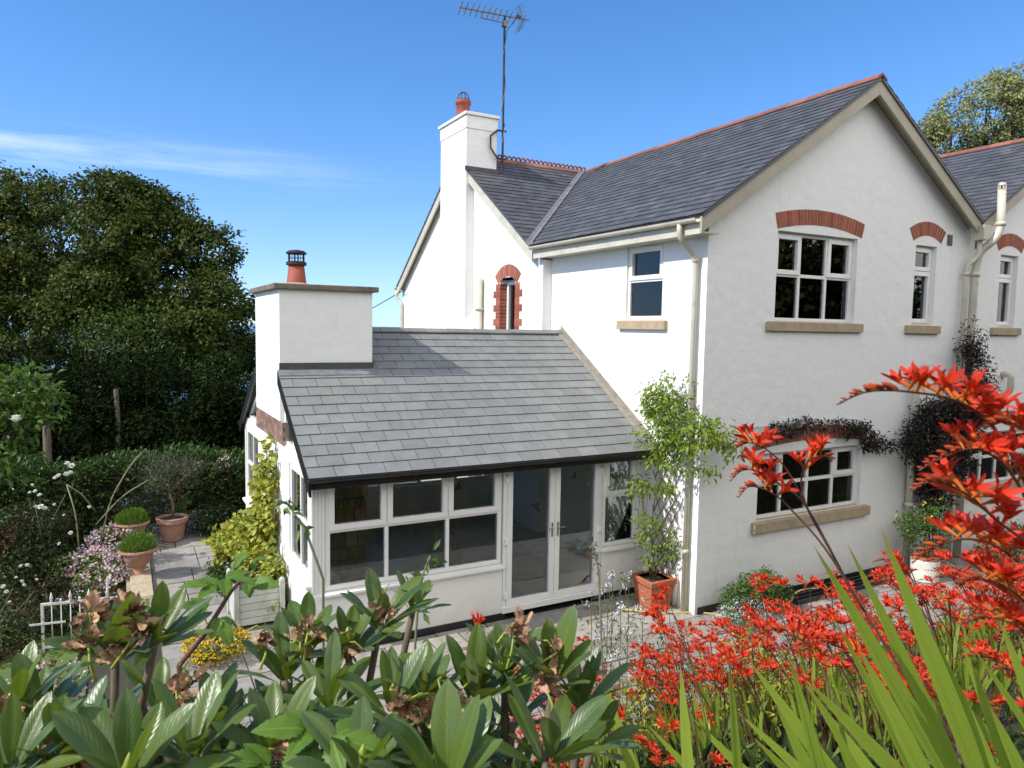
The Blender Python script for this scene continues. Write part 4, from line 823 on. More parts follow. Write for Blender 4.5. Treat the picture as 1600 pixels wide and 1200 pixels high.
for s in (-1, 1):
    mb = MB(); mb.tube([(.47, 0, 3.28), (.36, 0, 3.28+s*.30)], .012, 5)
    for k in range(5): mb.tube([(.46-k*.024, -.2, 3.28+s*(.03+k*.06)), (.46-k*.024, .2, 3.28+s*(.03+k*.06))], .006, 5)
    mb.build('reflector', M['alu'], boom)
mb = MB(); mb.box(.30, .40, -.04, .04, 3.28, 3.34); mb.build('junction_box', M['black'], ta)
mb = MB(); mb.tube([(.08, 0, .72), (-.14, 0, .72), (-.30, .02, .58), (-.30, .02, .32), (-.14, 0, .10), (.08, 0, .10)], .024, 6); mb.build('bracket', M['black'], ta)
mb = MB(); mb.tube([(.30, -.02, 3.28), (.05, -.03, 2.95), (-.03, -.03, 2.4), (.03, -.03, 1.7), (-.05, -.03, 1.2), (.03, -.03, .8), (-.04, -.05, .45), (0, -.04, 0)], .008, 5); mb.build('aerial_lead', M['black'], ta)

# ------------------------------------------------------------------ climbers on the house
def vine(name, label, cat, base, stems, P, O, Ln, W, m, group=None, droop=.5, sm='twig', r=.012, upb=.3, rand=.7):
    b = np.array(base); t = thing(name, label, cat, base, group=group)
    for s in stems:
        mb = MB(); mb.tube([Vector(q)-Vector(base) for q in s], np.linspace(r, r*.45, len(s)).tolist(), 6); mb.build('stem', M[sm], t, smooth=True)
    foliage('foliage', P-b, O, Ln, W, m, t, droop=droop, upb=upb, rand=rand); return t
def blob(lobes, n, per=14, spread=.09, shell=.3): return clumped(lobes, n, per, spread, shell)
# trellis and its climber at the house corner
tr = thing('trellis', 'expanding wooden trellis fixed to the sunlit wall beside the corner downpipe', 'trellis', (-.03, .70, .25))
for i in range(-7, 12):
    for s in (-1, 1):
        y0 = i*.16; pts = []
        for k in range(25):
            zz = k*.11; y = y0+s*zz*.62
            if -.36 <= y <= .30: pts.append((-.0-.012*s, y, zz))
        if len(pts) > 1:
            mb = MB(); mb.tube(pts, .008, 4); mb.build('lath', M['wood'], tr)
lobes = [(-.22, .52, 3.15, .26, .46, .42), (-.32, .30, 2.95, .3, .45, .45), (-.35, -.30, 2.72, .28, .28, .30), (-.10, -.30, 2.75, .55, .18, .26), (.40, -.22, 2.62, .38, .14, .16), (-.30, .62, 2.55, .26, .36, .32), (-.30, .25, 2.35, .26, .34, .40), (.12, -.18, 2.28, .26, .12, .22), (-.35, .60, 1.95, .24, .30, .20), (-.55, .75, 1.85, .30, .18, .14)]
P, O = blob(lobes, 2700, per=16, spread=.065)
vine('wisteria', 'light green leafy climber at the sunlit house corner over the trellis', 'climber', (-.32, .62, .42), [[(-.32, .62, .42), (-.30, .64, 1.0), (-.34, .6, 1.5), (-.28, .5, 2.2), (-.2, .45, 3.1)], [(-.32, .62, .42), (-.40, .7, 1.1), (-.45, .72, 1.7), (-.5, .75, 1.9)], [(-.2, .4, 2.6), (0, -.1, 2.75), (.3, -.2, 2.7), (.7, -.18, 2.6)]], P, O, .095, .036, 'wisteria', droop=.9)
lobes = [(-.42, .62, 1.35, .22, .2, .18), (-.40, .60, 1.05, .20, .2, .16), (-.30, .60, .80, .2, .2, .14), (-.15, .45, 1.0, .12, .25, .3)]
P, O = blob(lobes, 620, per=9, spread=.06)
vine('potted_shrub', 'loose leafy shrub growing in the square terracotta planter', 'shrub', (-.30, .58, .40), [[(-.30, .58, .38), (-.32, .6, .8), (-.42, .6, 1.4)], [(-.30, .58, .38), (-.2, .5, .9), (-.12, .45, 1.2)]], P, O, .075, .030, 'wisteria', droop=.5)
# square terracotta planter
def square_pot(name, label, c, wt, wb, h, m, group=None, rz=0):
    t = thing(name, label, 'plant pot', c, rz, group)
    mb = MB(); a, b = wb/2, wt/2-.025; q = b-.03
    mb.add([(-a, -a, 0), (a, -a, 0), (a, a, 0), (-a, a, 0), (-b, -b, h), (b, -b, h), (b, b, h), (-b, b, h), (-q, -q, h), (q, -q, h), (q, q, h), (-q, q, h), (-q, -q, h-.1), (q, -q, h-.1), (q, q, h-.1), (-q, q, h-.1)],
           [(3, 2, 1, 0)]+[(i, (i+1) % 4, (i+1) % 4+4, i+4) for i in range(4)]+[(i+4, (i+1) % 4+4, (i+1) % 4+8, i+8) for i in range(4)]+[(i+8, (i+1) % 4+8, (i+1) % 4+12, i+12) for i in range(4)]+[(12, 13, 14, 15)])
    mb.build('body', M[m], t, bevel=.008); r = MB(); e = wt/2
    for (x0, x1, y0, y1) in ((-e, e, -e, -q), (-e, e, q, e), (-e, -q, -q, q), (q, e, -q, q)): r.box(x0, x1, y0, y1, h-.075, h+.012)
    r.build('rim', M[m], t, bevel=.012); s = MB(); s.box(-q, q, -q, q, h-.09, h-.05); s.build('compost', M['soil'], t); return t
square_pot('square_planter', 'square terracotta planter with a thick rim by the corner downpipe', (-.30, .58, .026), .50, .36, .44, 'terra')
# golden ivy over the planter and gable
lobes = [(-5.42, 3.25, 2.28, .05, .22, .22), (-5.43, 3.35, 1.95, .06, .32, .3), (-5.45, 3.5, 1.6, .08, .42, .32), (-5.48, 3.6, 1.25, .12, .55, .3), (-5.55, 3.9, .98, .16, .65, .26), (-5.66, 4.35, .74, .22, .6, .24), (-5.80, 4.8, .52, .26, .5, .22), (-5.62, 3.3, .62, .2, .5, .3), (-5.43, 2.75, .75, .06, .18, .5), (-5.5, 2.62, .3, .1, .16, .25)]
P, O = blob(lobes, 5200, per=14, spread=.06)
vine('golden_ivy', 'golden yellow ivy spilling down the sunroom gable below the brick band', 'ivy', (-5.45, 3.6, .02), [[(-5.40, 3.6, .02), (-5.38, 3.7, .9), (-5.36, 3.8, 1.6), (-5.36, 3.8, 2.3)], [(-5.40, 3.6, .02), (-5.40, 3.3, .8), (-5.38, 3.0, 1.6)]], P, O-np.array([.6, 0, 0]), .095, .075, 'golden', droop=.6, r=.02)
pl = thing('timber_planter', 'pale painted timber planter below the golden ivy', 'planter', (-5.72, 2.72, .024))
for (x, y) in ((-.3, -.35), (.3, -.35), (-.3, .35), (.3, .35)):
    mb = MB(); mb.box(x-.035, x+.035, y-.035, y+.035, 0, .62); mb.lathe([(.045, 0), (.03, .03), (.0, .05)], (x, y, .62), 8); mb.build('post', M['planter'], pl, bevel=.006)
for (x0, x1, y0, y1) in ((-.26, .26, -.36, -.34), (-.26, .26, .34, .36), (-.31, -.29, -.31, .31), (.29, .31, -.31, .31)):
    mb = MB()
    for k in range(5): mb.box(x0, x1, y0, y1, .06+k*.1, .152+k*.1)
    mb.build('side', M['planter'], pl)
mb = MB(); mb.box(-.28, .28, -.33, .33, .3, .5); mb.build('compost', M['soil'], pl)
# dark creeper round the pipes, wire trellis and the lintel
lobes = [(6.15, -.28, 4.0, .16, .12, .45), (6.30, -.30, 3.4, .30, .16, .45), (6.45, -.32, 2.95, .46, .18, .30), (5.3, -.30, 2.85, .50, .16, .22), (4.95, -.30, 2.35, .40, .18, .5), (5.3, -.35, 2.0, .40, .2, .45), (5.75, -.32, 1.9, .36, .16, .4), (5.25, -.32, 1.45, .3, .16, .35), (5.95, -.3, 2.5, .5, .16, .5)]
lobes = [(*l[:3], l[3]*1.2, l[4]*1.1, l[5]*1.12) for l in lobes]; P, O = blob(lobes, 17000, per=22, spread=.085)
st_ = [[(5.3+.12*k, -.2, .03), (5.2+.1*k, -.22, .9), (5.1+.15*k, -.2, 1.7), (5.6+.2*k, -.2, 2.6), (6.1+.08*k, -.22, 3.8)] for k in range(5)]
vine('purple_creeper', 'dense dark purple creeper climbing the pipes between the two gables', 'climber', (5.4, -.2, .03), st_, P, O, .075, .026, 'purple', droop=.7, r=.014)
lobes = [(1.55, -.12, 2.70, .35, .07, .09), (2.05, -.12, 2.78, .25, .07, .08), (3.3, -.12, 2.62, .35, .08, .10), (3.75, -.12, 2.38, .22, .08, .16), (4.15, -.12, 2.28, .2, .08, .08), (2.7, -.12, 2.72, .5, .05, .05), (1.2, -.12, 2.6, .12, .06, .1)]
P, O = blob(lobes, 1500, per=12, spread=.05)
vine('purple_creeper', 'wispy dark creeper trained along the lintel of the lower gable window', 'climber', (4.8, -.2, 2.2), [[(4.8, -.2, 2.2), (4.2, -.1, 2.3), (3.7, -.09, 2.45), (3.2, -.09, 2.66), (2.2, -.09, 2.72), (1.2, -.09, 2.66)], [(3.9, -.09, 2.4), (3.4, -.09, 2.5), (2.6, -.09, 2.68)], [(3.3, -.1, 2.66), (3.0, -.1, 2.5), (2.8, -.1, 2.46)]], P, O, .075, .028, 'purple', droop=.4, r=.010)
mb = MB(); mb.tube([(1.0, -.05, 2.76), (1.7, -.05, 2.78), (3.0, -.05, 2.80), (3.5, -.05, 2.76)], .010, 6); tag(mb.build('support_wire', M['whitemetal']), 'pale support rod above the lintel of the lower window', 'rod')
wt = MB()
for k in range(5): wt.tube([(5.15+k*.13, -.26, .05), (5.15+k*.13, -.26, 1.8)], .008, 5)
for k in range(9): wt.tube([(5.1, -.262, .15+k*.2), (5.72, -.262, .15+k*.2)], .007, 5)
tag(wt.build('wire_trellis', M['black']), 'black wire mesh panel carrying the purple creeper', 'trellis')

# ------------------------------------------------------------------ pots, urns and beds round the terrace
def round_pot(name, label, c, prof, m, group=None, cat='plant pot'):
    t = thing(name, label, cat, c, group=group); mb = MB(); mb.lathe(prof, n=28); mb.build('body', M[m], t, smooth=False, bevel=0)
    r = max(p[0] for p in prof); s = MB(); s.lathe([(r*.78, prof[-1][1]-.02), (r*.78, prof[-1][1]-.005)], n=20) if False else s.lathe([(prof[-1][0], prof[-1][1]-.002), (prof[-1][0]*.5, prof[-1][1]+.02), (.001, prof[-1][1]+.025)], n=20); s.build('compost', M['soil'], t); return t
URN = [(.13, 0), (.15, .02), (.15, .05), (.10, .07), (.075, .12), (.08, .17), (.15, .22), (.20, .30), (.235, .40), (.245, .42), (.285, .43), (.30, .45), (.295, .475), (.26, .48), (.24, .46), (.235, .44)]
for (x, y, lb, lt_) in ((-7.14, 5.25, 'weathered clay urn on the stone wall, the nearer of the two', 'bright green clipped tuft growing in the nearer urn'), (-7.20, 7.05, 'weathered clay urn on the stone wall, the farther of the two', 'bright green clipped tuft growing in the farther urn')):
    u = round_pot('garden_urn', lb, (x, y, .036), URN, 'paleterra', 'pair of planted urns', 'urn')
    t = thing('tuft_plant', lt_, 'plant', (x, y, .47), group='tufts in the urns'); P, O = ellip(2300, (0, 0, .07), (.27, .27, .20), .3); k = P[:, 2] > -.0; foliage('foliage', P[k], O[k]+[0, 0, .8], .06, .012, 'bright', t, droop=-.5, rand=.35)
OP = [(.17, 0), (.19, .02), (.235, .30), (.245, .36), (.285, .37), (.29, .45), (.25, .46), (.24, .42)]
round_pot('clay_pot', 'large pale clay pot holding the olive tree', (-6.52, 7.25, .026), OP, 'paleterra')
t = thing('olive_tree', 'small grey green olive tree in the pale clay pot', 'tree', (-6.52, 7.25, .44)); mb = MB(); mb.tube([(0, 0, 0), (.02, 0, .25), (-.03, .02, .5), (-.05, 0, .75)], [.03, .026, .022, .016], 8)
for q in range(7):
    a = q*.9; mb.tube([(-.03, .02, .5), (.25*math.cos(a), .25*math.sin(a), .8), (.5*math.cos(a), .5*math.sin(a), 1.0+.1*(q % 3))], [.014, .01, .004], 5)
mb.build('trunk', M['twig'], t, smooth=True); P, O = clumped([(0, 0, .85, .55, .5, .32), (-.3, 0, .95, .35, .35, .3), (.25, .1, 1.05, .35, .3, .2)], 2400, 12, .07, .3); foliage('crown', P, O, .065, .014, 'olive', t, droop=-.2, rand=.6)
def flowerbed(name, label, cat, c, lobes, nleaf, nfl, Ln, W, ml, fm, fs, group=None, cluster=6, cs=.03):
    t = thing(name, label, cat, c, group=group); P, O = clumped(lobes, nleaf, 10, .05, .35); k = P[:, 2] > 0; foliage('foliage', P[k], O[k], Ln, W, ml, t, droop=.1)
    mb = MB()
    for q in range(4): mb.tube([(0, 0, 0), (lobes[q % len(lobes)][0]*.6+rnd.uniform(-.05, .05), lobes[q % len(lobes)][1]*.6, lobes[q % len(lobes)][2])], [.008, .004], 5)
    mb.build('stem', M['stem'], t)
    if nfl:
        for m, share in (fm if isinstance(fm, list) else [(fm, 1)]):
            cp, co = clumped([(*l[:3], l[3]*1.05, l[4]*1.05, l[5]*1.1) for l in lobes], int(nfl*share), cluster, cs, .92); k = co[:, 2] > -.1; cp = cp[k]; co = co[k]; cp[:, 2] = np.maximum(cp[:, 2], .03)
            foliage('blossom', cp, co, fs, fs*.8, m, t, droop=-.5, rand=1.0)
    return t
flowerbed('pink_sedum', 'mound of pale pink flower heads spilling over the stone wall by the urns', 'flowering plant', (-7.50, 6.2, -.42), [(-.05, .6, .62, .34, .6, .28), (.02, -.45, .55, .30, .6, .26), (-.3, 0, .4, .4, .6, .3), (-.2, -.9, .35, .3, .4, .25)], 1500, 3200, .08, .05, 'bedleaf', [('palepink', .6), ('pink', .4)], .046, cluster=16, cs=.045)
flowerbed('pink_phlox', 'clump of crimson and pink flowers left of the nearer urn', 'flowering plant', (-7.95, 4.9, -.45), [(0, 0, .3, .35, .4, .25), (-.3, -.3, .25, .3, .3, .2)], 1100, 420, .08, .03, 'roseleaf', [('redf', .6), ('pink', .4)], .03)
flowerbed('iris_clump', 'small clump of pale blue flowers between the two urns', 'flowering plant', (-7.1, 6.15, .036), [(0, 0, .28, .25, .22, .14)], 350, 130, .16, .018, 'bedleaf', 'blue', .055, cluster=5, cs=.03)
flowerbed('white_daisies', 'low round bush of tiny white flowers beside the olive pot', 'flowering plant', (-6.02, 7.75, .02), [(0, 0, .16, .36, .3, .22)], 1500, 700, .06, .012, 'olive', 'white', .022, cluster=4)
flowerbed('dark_bush', 'dark leafy bush at the far foot of the sunroom gable', 'shrub', (-5.75, 7.3, .02), [(0, 0, .3, .35, .45, .32)], 1800, 0, .08, .04, 'roseleaf', 'white', .02)
flowerbed('pink_geranium', 'red and pink geranium showing behind the olive pot', 'flowering plant', (-6.35, 7.75, .02), [(0, 0, .62, .16, .14, .12), (0, 0, .3, .12, .12, .3)], 260, 120, .06, .05, 'herb', 'redf', .04)
flowerbed('hanging_fuchsia', 'pink flowers hanging by the far corner of the sunroom', 'flowering plant', (-5.62, 7.0, 1.35), [(0, 0, .1, .15, .15, .12)], 260, 70, .05, .03, 'roseleaf', 'pink', .035)
flowerbed('lavender_bush', 'grey wispy lavender behind the farther urn', 'shrub', (-6.95, 7.9, .0), [(0, 0, .45, .5, .35, .45)], 1800, 100, .12, .010, 'olive', 'blue', .03)
flowerbed('ground_bush', 'low dark green bush edging the terrace under the golden ivy', 'shrub', (-5.95, 4.2, .02), [(0, 0, .12, .2, .55, .14), (-.05, .6, .1, .18, .4, .12)], 1300, 0, .06, .03, 'hedge', 'white', .02)
# white rose bush
t = thing('rose_bush', 'tall rambling bush of white roses at the left of the terrace', 'shrub', (-8.6, 6.4, -.45))
lobes = [(-.45, .3, .9, .6, .6, .6), (-.1, .9, .9, .6, .5, .6), (-.2, -.2, .7, .5, .5, .5), (.1, -.2, .45, .4, .5, .4), (-.4, -.5, .40, .6, .5, .35), (-.7, .2, 1.1, .4, .4, .4), (.1, .2, 1.35, .3, .3, .25)]
P, O = clumped(lobes, 9500, 12, .10, .3); foliage('foliage', P, O, .065, .036, 'roseleaf', t)
mb = MB()
for q in range(14):
    l = lobes[q % 7]; mb.tube([(rnd.uniform(-.2, .2), rnd.uniform(-.2, .2), 0), (l[0]*.5, l[1]*.5, l[2]*.7), (l[0]+rnd.uniform(-.3, .3), l[1]+rnd.uniform(-.3, .3), l[2]+.3)], [.014, .01, .005], 6)
mb.build('stem', M['twig'], t, smooth=True)
b = Vector((-8.6, 6.4, -.45)); canes = [[(128, 905), (118, 800), (104, 757)], [(160, 835), (172, 780), (205, 725), (228, 701)], [(150, 820), (190, 775), (232, 750)], [(104, 757), (128, 772), (150, 800)]]
for cpts in canes:
    pts = [Vector(at(px, py, 12.2+i*.15))-b for i, (px, py) in enumerate(cpts)]; mb = MB(); mb.tube(fillet(pts, .4, 4), .012, 6); mb.build('cane', M['dullcane'], t, smooth=True)
tip = np.array([np.array(Vector(at(px, py, 12.6))-b) for px, py in ((200, 730), (212, 716), (222, 706), (230, 702), (236, 748))]); tip = np.repeat(tip, 5, 0)+rng.normal(size=(25, 3))*.03; foliage('new_foliage', tip, rdir(25), .06, .022, 'herb', t)
def rose_mesh(s):
    mb = MB()
    for ring_, (n_, r_, z_, tilt) in enumerate(((6, 1.0, -.25, .55), (6, .95, -.05, .95), (5, .75, .1, 1.15), (4, .5, .2, 1.35))):
        for i in range(n_):
            a = i*2*math.pi/n_+ring_*.5; Mx = Matrix.Rotation(a, 4, 'Z'); c, q = math.cos(tilt), math.sin(tilt)
            mb.add([(0, 0, z_*s-.1*s)]+[(r_*s*.55*c, y*s*.5*r_, z_*s+r_*s*.55*q) for y in (-1, 1)]+[(r_*s*c, y*s*.35*r_, z_*s+r_*s*q*.95) for y in (-1, 1)], [(0, 1, 2), (1, 3, 4, 2)], Mx)
    return mb
for i, (px, py, s) in enumerate([(105, 725, .075), (112, 728, .07), (92, 744, .07), (104, 742, .08), (110, 739, .065), (86, 747, .05), (50, 758, .04), (47, 770, .05), (55, 768, .05), (62, 774, .055), (56, 793, .07), (64, 792, .07), (70, 795, .06), (85, 789, .05), (139, 792, .04), (110, 833, .05), (93, 850, .045), (20, 765, .03), (100, 805, .03)]):
    p = Vector(at(px, py, 12.0 if py < 800 else 11.4))-b; o = rose_mesh(s*.78).build('rose_bloom', M['white'], t); o.location = p; o.rotation_euler = (rnd.uniform(-.6, .9), rnd.uniform(-.6, .3), rnd.uniform(0, 6))
t = thing('rose_bush', 'low bush of white roses in front of the lawn gate', 'shrub', (-8.9, 4.2, -.45))
P, O = clumped([(0, 0, .30, .6, .5, .32), (-.6, -.1, .25, .5, .4, .28), (.35, .6, .35, .4, .4, .35)], 3400, 12, .09, .3); foliage('foliage', P, O, .06, .034, 'roseleaf', t)
mb = MB()
for q in range(9): mb.tube([(rnd.uniform(-.5, .3), rnd.uniform(-.1, .3), 0), (rnd.uniform(-.8, .5), rnd.uniform(-.3, .6), .75)], [.012, .005], 5)
mb.build('stem', M['twig'], t); b = Vector((-8.9, 4.2, -.45))
for (px, py, s) in [(33, 885, .05), (42, 884, .055), (25, 903, .04), (34, 909, .045), (37, 915, .05), (57, 906, .035), (15, 943, .06), (5, 917, .05), (2, 955, .04), (10, 925, .05)]:
    o = rose_mesh(s*.78).build('rose_bloom', M['white'], t); o.location = Vector(at(px, py, 10.6))-b; o.rotation_euler = (rnd.uniform(-.6, .9), rnd.uniform(-.6, .3), rnd.uniform(0, 6))
# magnolia at the left edge
lo = [lob(15, 615, 13, (.75, .7, .55)), lob(55, 640, 13, (.5, .5, .35)), lob(-20, 660, 13, (.7, .7, .6)), lob(40, 590, 13.2, (.4, .4, .25)), lob(-5, 720, 13, (.5, .6, .5))]
mg = tree('magnolia', 'glossy light green magnolia reaching in from the left edge', 'tree', (-11.5, 8.2, -.45), lo, 1900, .17, .075, 'magnolia', .07, per=9, spread=.14, shell=.4)
o = rose_mesh(.11).build('bloom', M['white'], mg); o.location = Vector(at(25, 656, 12.4))-Vector((-11.5, 8.2, -.45))
# lawn gate
ga = on(66, 1016, 'z', -.42); gb = Vector((ga[0], ga[1], -.45)); gt = thing('garden_gate', 'low white metal gate with spear finials standing open on the lawn', 'gate', gb, math.atan2(-.15, 1)); h = .70; wd = .95
mb = MB(); mb.box(0, .035, -.018, .018, 0, h); mb.box(wd-.035, wd, -.018, .018, 0, h); mb.box(.035, wd-.035, -.017, .017, h-.035, h); mb.box(.035, wd-.035, -.017, .017, .05, .085); mb.box(-.14, .30, -.03, -.018, .40, .43); mb.build('gate_frame', M['whitemetal'], gt, bevel=.003)
for i in range(7):
    mb = MB(); x = .13+i*.115; mb.tube([(x, 0, .06), (x, 0, h+(.02))], .008, 6)
    if i % 2 == 0: mb.lathe([(.006, 0), (.022, .02), (.010, .04), (.026, .06), (.014, .10), (.002, .15)], (x, 0, h), 8)
    else: mb.lathe([(.008, 0), (.018, .02), (.012, .045), (.001, .05)], (x, 0, h), 8)
    mb.build('bar', M['whitemetal'], gt, smooth=True)
p = on(170, 905, 'x', -7.5)
for (px, y0, y1) in ((168, 945, 902), (127, 918, 905)):
    a = at(px, y0, 10.4 if px > 150 else 12); b_ = at(px, y1, 10.4 if px > 150 else 12); mb = MB(); mb.tube([a, b_, b_+np.array([.05, 0, .02])], .014, 6); tag(mb.build('plant_stake', M['whitemetal']), 'white plant stake beside the wooden steps' if px > 150 else 'short white plant stake among the pink flowers', 'stake')
# right: white jar, pots and rose by the creeper
round_pot('white_jar', 'white glazed stoneware jar with a red clay rim by the waste pipe', (4.62, -.60, .026), [(.20, 0), (.215, .02), (.225, .10), (.225, .36), (.215, .39), (.20, .40), (.19, .38), (.18, .36)], 'glaze')
mb = MB(); mb.lathe([(.226, .385), (.228, .40), (.228, .425), (.20, .43), (.19, .40)], (4.62, -.60, .026), 28); tag(mb.build('clay_ring', M['terra']), 'red clay ring lying on the white jar rim', 'ring')
round_pot('grey_pot', 'grey stone pot behind the white jar', (5.02, -.50, .026), [(.17, 0), (.18, .02), (.20, .26), (.205, .30), (.17, .31), (.16, .28)], 'lead')
flowerbed('potted_rose', 'bushy yellow rose growing in the white glazed jar', 'shrub', (4.62, -.60, .40), [(0, 0, .40, .42, .3, .35), (-.25, .05, .62, .4, .25, .25), (.2, .05, .7, .35, .25, .3), (-.55, .1, .68, .25, .15, .12)], 1900, 36, .055, .03, 'herb', 'yellow', .045, cluster=4, cs=.02)
flowerbed('patio_bush', 'leafy bush with pink flowers under the right hand lower window', 'shrub', (7.3, -.75, .02), [(0, 0, .35, .5, .35, .35), (-.8, 0, .3, .4, .3, .3)], 1800, 120, .06, .03, 'herb', 'pink', .04)
for (x, y, s, lb) in ((6.5, -.6, .9, 'terracotta pot under the lower right window, the smaller'), (7.2, -.55, 1.1, 'terracotta pot under the lower right window, the larger')):
    round_pot('clay_pot', lb, (x, y, .026), [(.13*s, 0), (.14*s, .02), (.18*s, .24*s), (.205*s, .25*s), (.205*s, .31*s), (.18*s, .315*s), (.17*s, .29*s)], 'terra', 'terracotta pots under the lower right window')
# corner: lobelia, herbs
flowerbed('lobelia', 'frothy white and pale blue lobelia at the foot of the house corner', 'flowering plant', (.35, -.62, .02), [(0, 0, .16, .42, .28, .2), (-.2, -.2, .12, .3, .22, .15)], 1300, 1500, .04, .014, 'herb', [('white', .45), ('blue', .55)], .02, cluster=5, cs=.03)
flowerbed('parsley_clump', 'ferny green herb clump against the shaded gable wall', 'plant', (.95, -.35, .02), [(0, 0, .35, .45, .22, .3), (-.45, 0, .3, .3, .2, .25), (.35, 0, .2, .3, .2, .2)], 2600, 0, .055, .032, 'herb', 'white', .02)
mb = MB(); mb.tube([(-.02, .42, .03), (-.02, .42, .5)], .055, 10); tag(mb.build('drain_stub', M['cream'], smooth=True), 'short cream drain stub beside the square planter', 'pipe')
# hoses and black edging
P = fillet([(-.9, .62, .06), (-.45, .25, .035), (-.1, .15, .035), (.3, -.1, .035), (.5, -.6, .035)], .3, 8); mb = MB(); mb.tube(P, .013, 8); tag(mb.build('garden_hose', M['hose'], smooth=True), 'yellow hose lying on the patio round the square planter', 'hose')
P = fillet([(1.4, -.5, .05), (2.0, -.12, .12), (2.9, -.25, .07), (3.0, -.75, .03), (2.5, -.8, .03)], .3, 8); mb = MB(); mb.tube(P, .013, 8); tag(mb.build('garden_hose', M['hose'], smooth=True), 'yellow hose looped along the foot of the shaded gable', 'hose')
mb = MB(); mb.box(.05, 4.6, -.02, -.001, .0, .13); tag(mb.build('wall_edging', M['black']), 'black damp course strip along the foot of the shaded gable', 'edging')
for k, lb in enumerate(('black plastic trough lying against the gable foot, nearer the wall', 'black plastic trough lying against the gable foot, farther from the wall')):
    mb = MB(); gy0 = -.14-k*.16
    for (y0, y1, z0, z1) in ((gy0-.12, gy0, .025, .045), (gy0-.12, gy0-.10, .045, .12-k*.03), (gy0-.02, gy0, .045, .12-k*.03)): mb.box(1.7, 3.9, y0, y1, z0, z1)
    tag(mb.build('plastic_trough', M['black']), lb, 'trough', 'black troughs along the gable')
# inside the sunroom, by the glass
t = thing('cardboard_box', 'white cardboard box with red print inside the sunroom window', 'box', (-4.55, 1.75, .19)); mb = MB()
for (x0, x1, y0, y1, z0, z1) in ((-.22, .22, -.16, -.15, 0, .62), (-.22, .22, .15, .16, 0, .62), (-.22, -.21, -.15, .15, 0, .62), (.21, .22, -.15, .15, 0, .62), (-.21, .21, -.15, .15, 0, .01)): mb.box(x0, x1, y0, y1, z0, z1)
mb.build('carton', M['card'], t); mb = MB(); mb.box(-.05, .08, -.163, -.16, .50, .53); mb.build('print', M['redprint'], t)
P, _ = ellip(160, (0, 0, .3), (.2, .17, .3), .8); mb = bmesh.new()
for p_ in P: mb.verts.new(p_)
bmesh.ops.convex_hull(mb, input=mb.verts[:]); me = bpy.data.meshes.new('plastic_bag'); mb.to_mesh(me); mb.free(); me.materials.append(M['poly']); o = bpy.data.objects.new('plastic_bag', me); C.objects.link(o); o.location = (-4.95, 1.62, .35); tag(o, 'crumpled clear plastic bag beside the cardboard box', 'bag')
t = thing('cane_chair', 'cane chair with a curved back inside the sunroom', 'chair', (-2.95, 2.35, .19))
mb = MB(); mb.lathe([(.24, 0), (.25, .02), (.24, .04)], (0, 0, .42), 20); mb.build('seat', M['cane'], t)
for a in (.8, 2.4, 3.9, 5.5):
    mb = MB(); mb.tube([(.22*math.cos(a), .22*math.sin(a), .42), (.26*math.cos(a), .26*math.sin(a), 0)], .016, 6); mb.build('leg', M['cane'], t)
mb = MB(); mb.tube([(.25*math.cos(a), .25*math.sin(a), .45+.38*math.sin(max(0, min(1, (a-.2)/2.74))*math.pi)**.6) for a in np.linspace(.2, 2.94, 14)], .016, 6)
for a in np.linspace(.7, 2.4, 6): mb.tube([(.24*math.cos(a), .24*math.sin(a), .44), (.25*math.cos(a), .25*math.sin(a), .75)], .008, 5)
mb.build('backrest', M['cane'], t)
# ------------------------------------------------------------------ foreground: rhododendron
def V3(a): return np.array(a, float)
def blade_grid(base, D, N, L, W, nu, nv, prof, bend, fold, ripple=0, pleat=0, twist=0):
    """one leaf as a small grid: returns V, F(quads), UV"""
    D = D/np.linalg.norm(D); S = np.cross(D, N); S /= np.linalg.norm(S); N = np.cross(S, D)
    V = []; UV = []
    for i in range(nu):
        u = i/(nu-1); th = bend*u; c = base+D*L*(math.sin(th)/bend if abs(bend) > 1e-3 else u)+N*(-L*(1-math.cos(th))/bend if abs(bend) > 1e-3 else 0)
        n = N*math.cos(th)+D*math.sin(th); tw = twist*u; s = S*math.cos(tw)+n*math.sin(tw); n2 = n*math.cos(tw)-S*math.sin(tw); w = W*.5*prof(u)
        for j in range(nv):
            v = -1+2*j/(nv-1); off = fold*abs(v)*w-.5*fold*w*v*v*1.2+ripple*w*math.sin(u*17+v*2)*abs(v)+pleat*W*(.5 if j % 2 else -.5)*min(1, 3*prof(u))
            V.append(c+s*v*w+n2*off); UV.append((u, .5+.5*v))
    F = [(i*nv+j, i*nv+j+1, (i+1)*nv+j+1, (i+1)*nv+j) for i in range(nu-1) for j in range(nv-1)]
    return V, F, UV
class Grid:
    def __init__(s): s.V = []; s.F = []; s.UV = []
    def add(s, g):
        b = len(s.V); s.V += g[0]; s.F += [tuple(i+b for i in f) for f in g[1]]; s.UV += g[2]
    def build(s, name, m, parent, smooth=True, origin=(0, 0, 0)):
        return npmesh(name, np.array(s.V)-np.array(origin), s.F, m, parent, smooth, np.array(s.UV))
rprof = lambda u: max(.03, math.sin(math.pi*min(1, u**1.18))**.62*(1-.22*(1-u))) if u < 1 else .02
def perp(a):
    a = a/np.linalg.norm(a); b = np.cross(a, [0.31, .2, .93]); b /= np.linalg.norm(b); return b, np.cross(a, b)
RB = at(480, 1200, 1.15); RB = V3((RB[0], RB[1], ground_z(RB[0], RB[1])))
rho = thing('rhododendron', 'glossy dark green rhododendron with withered brown flower heads filling the lower left foreground', 'shrub', tuple(RB))
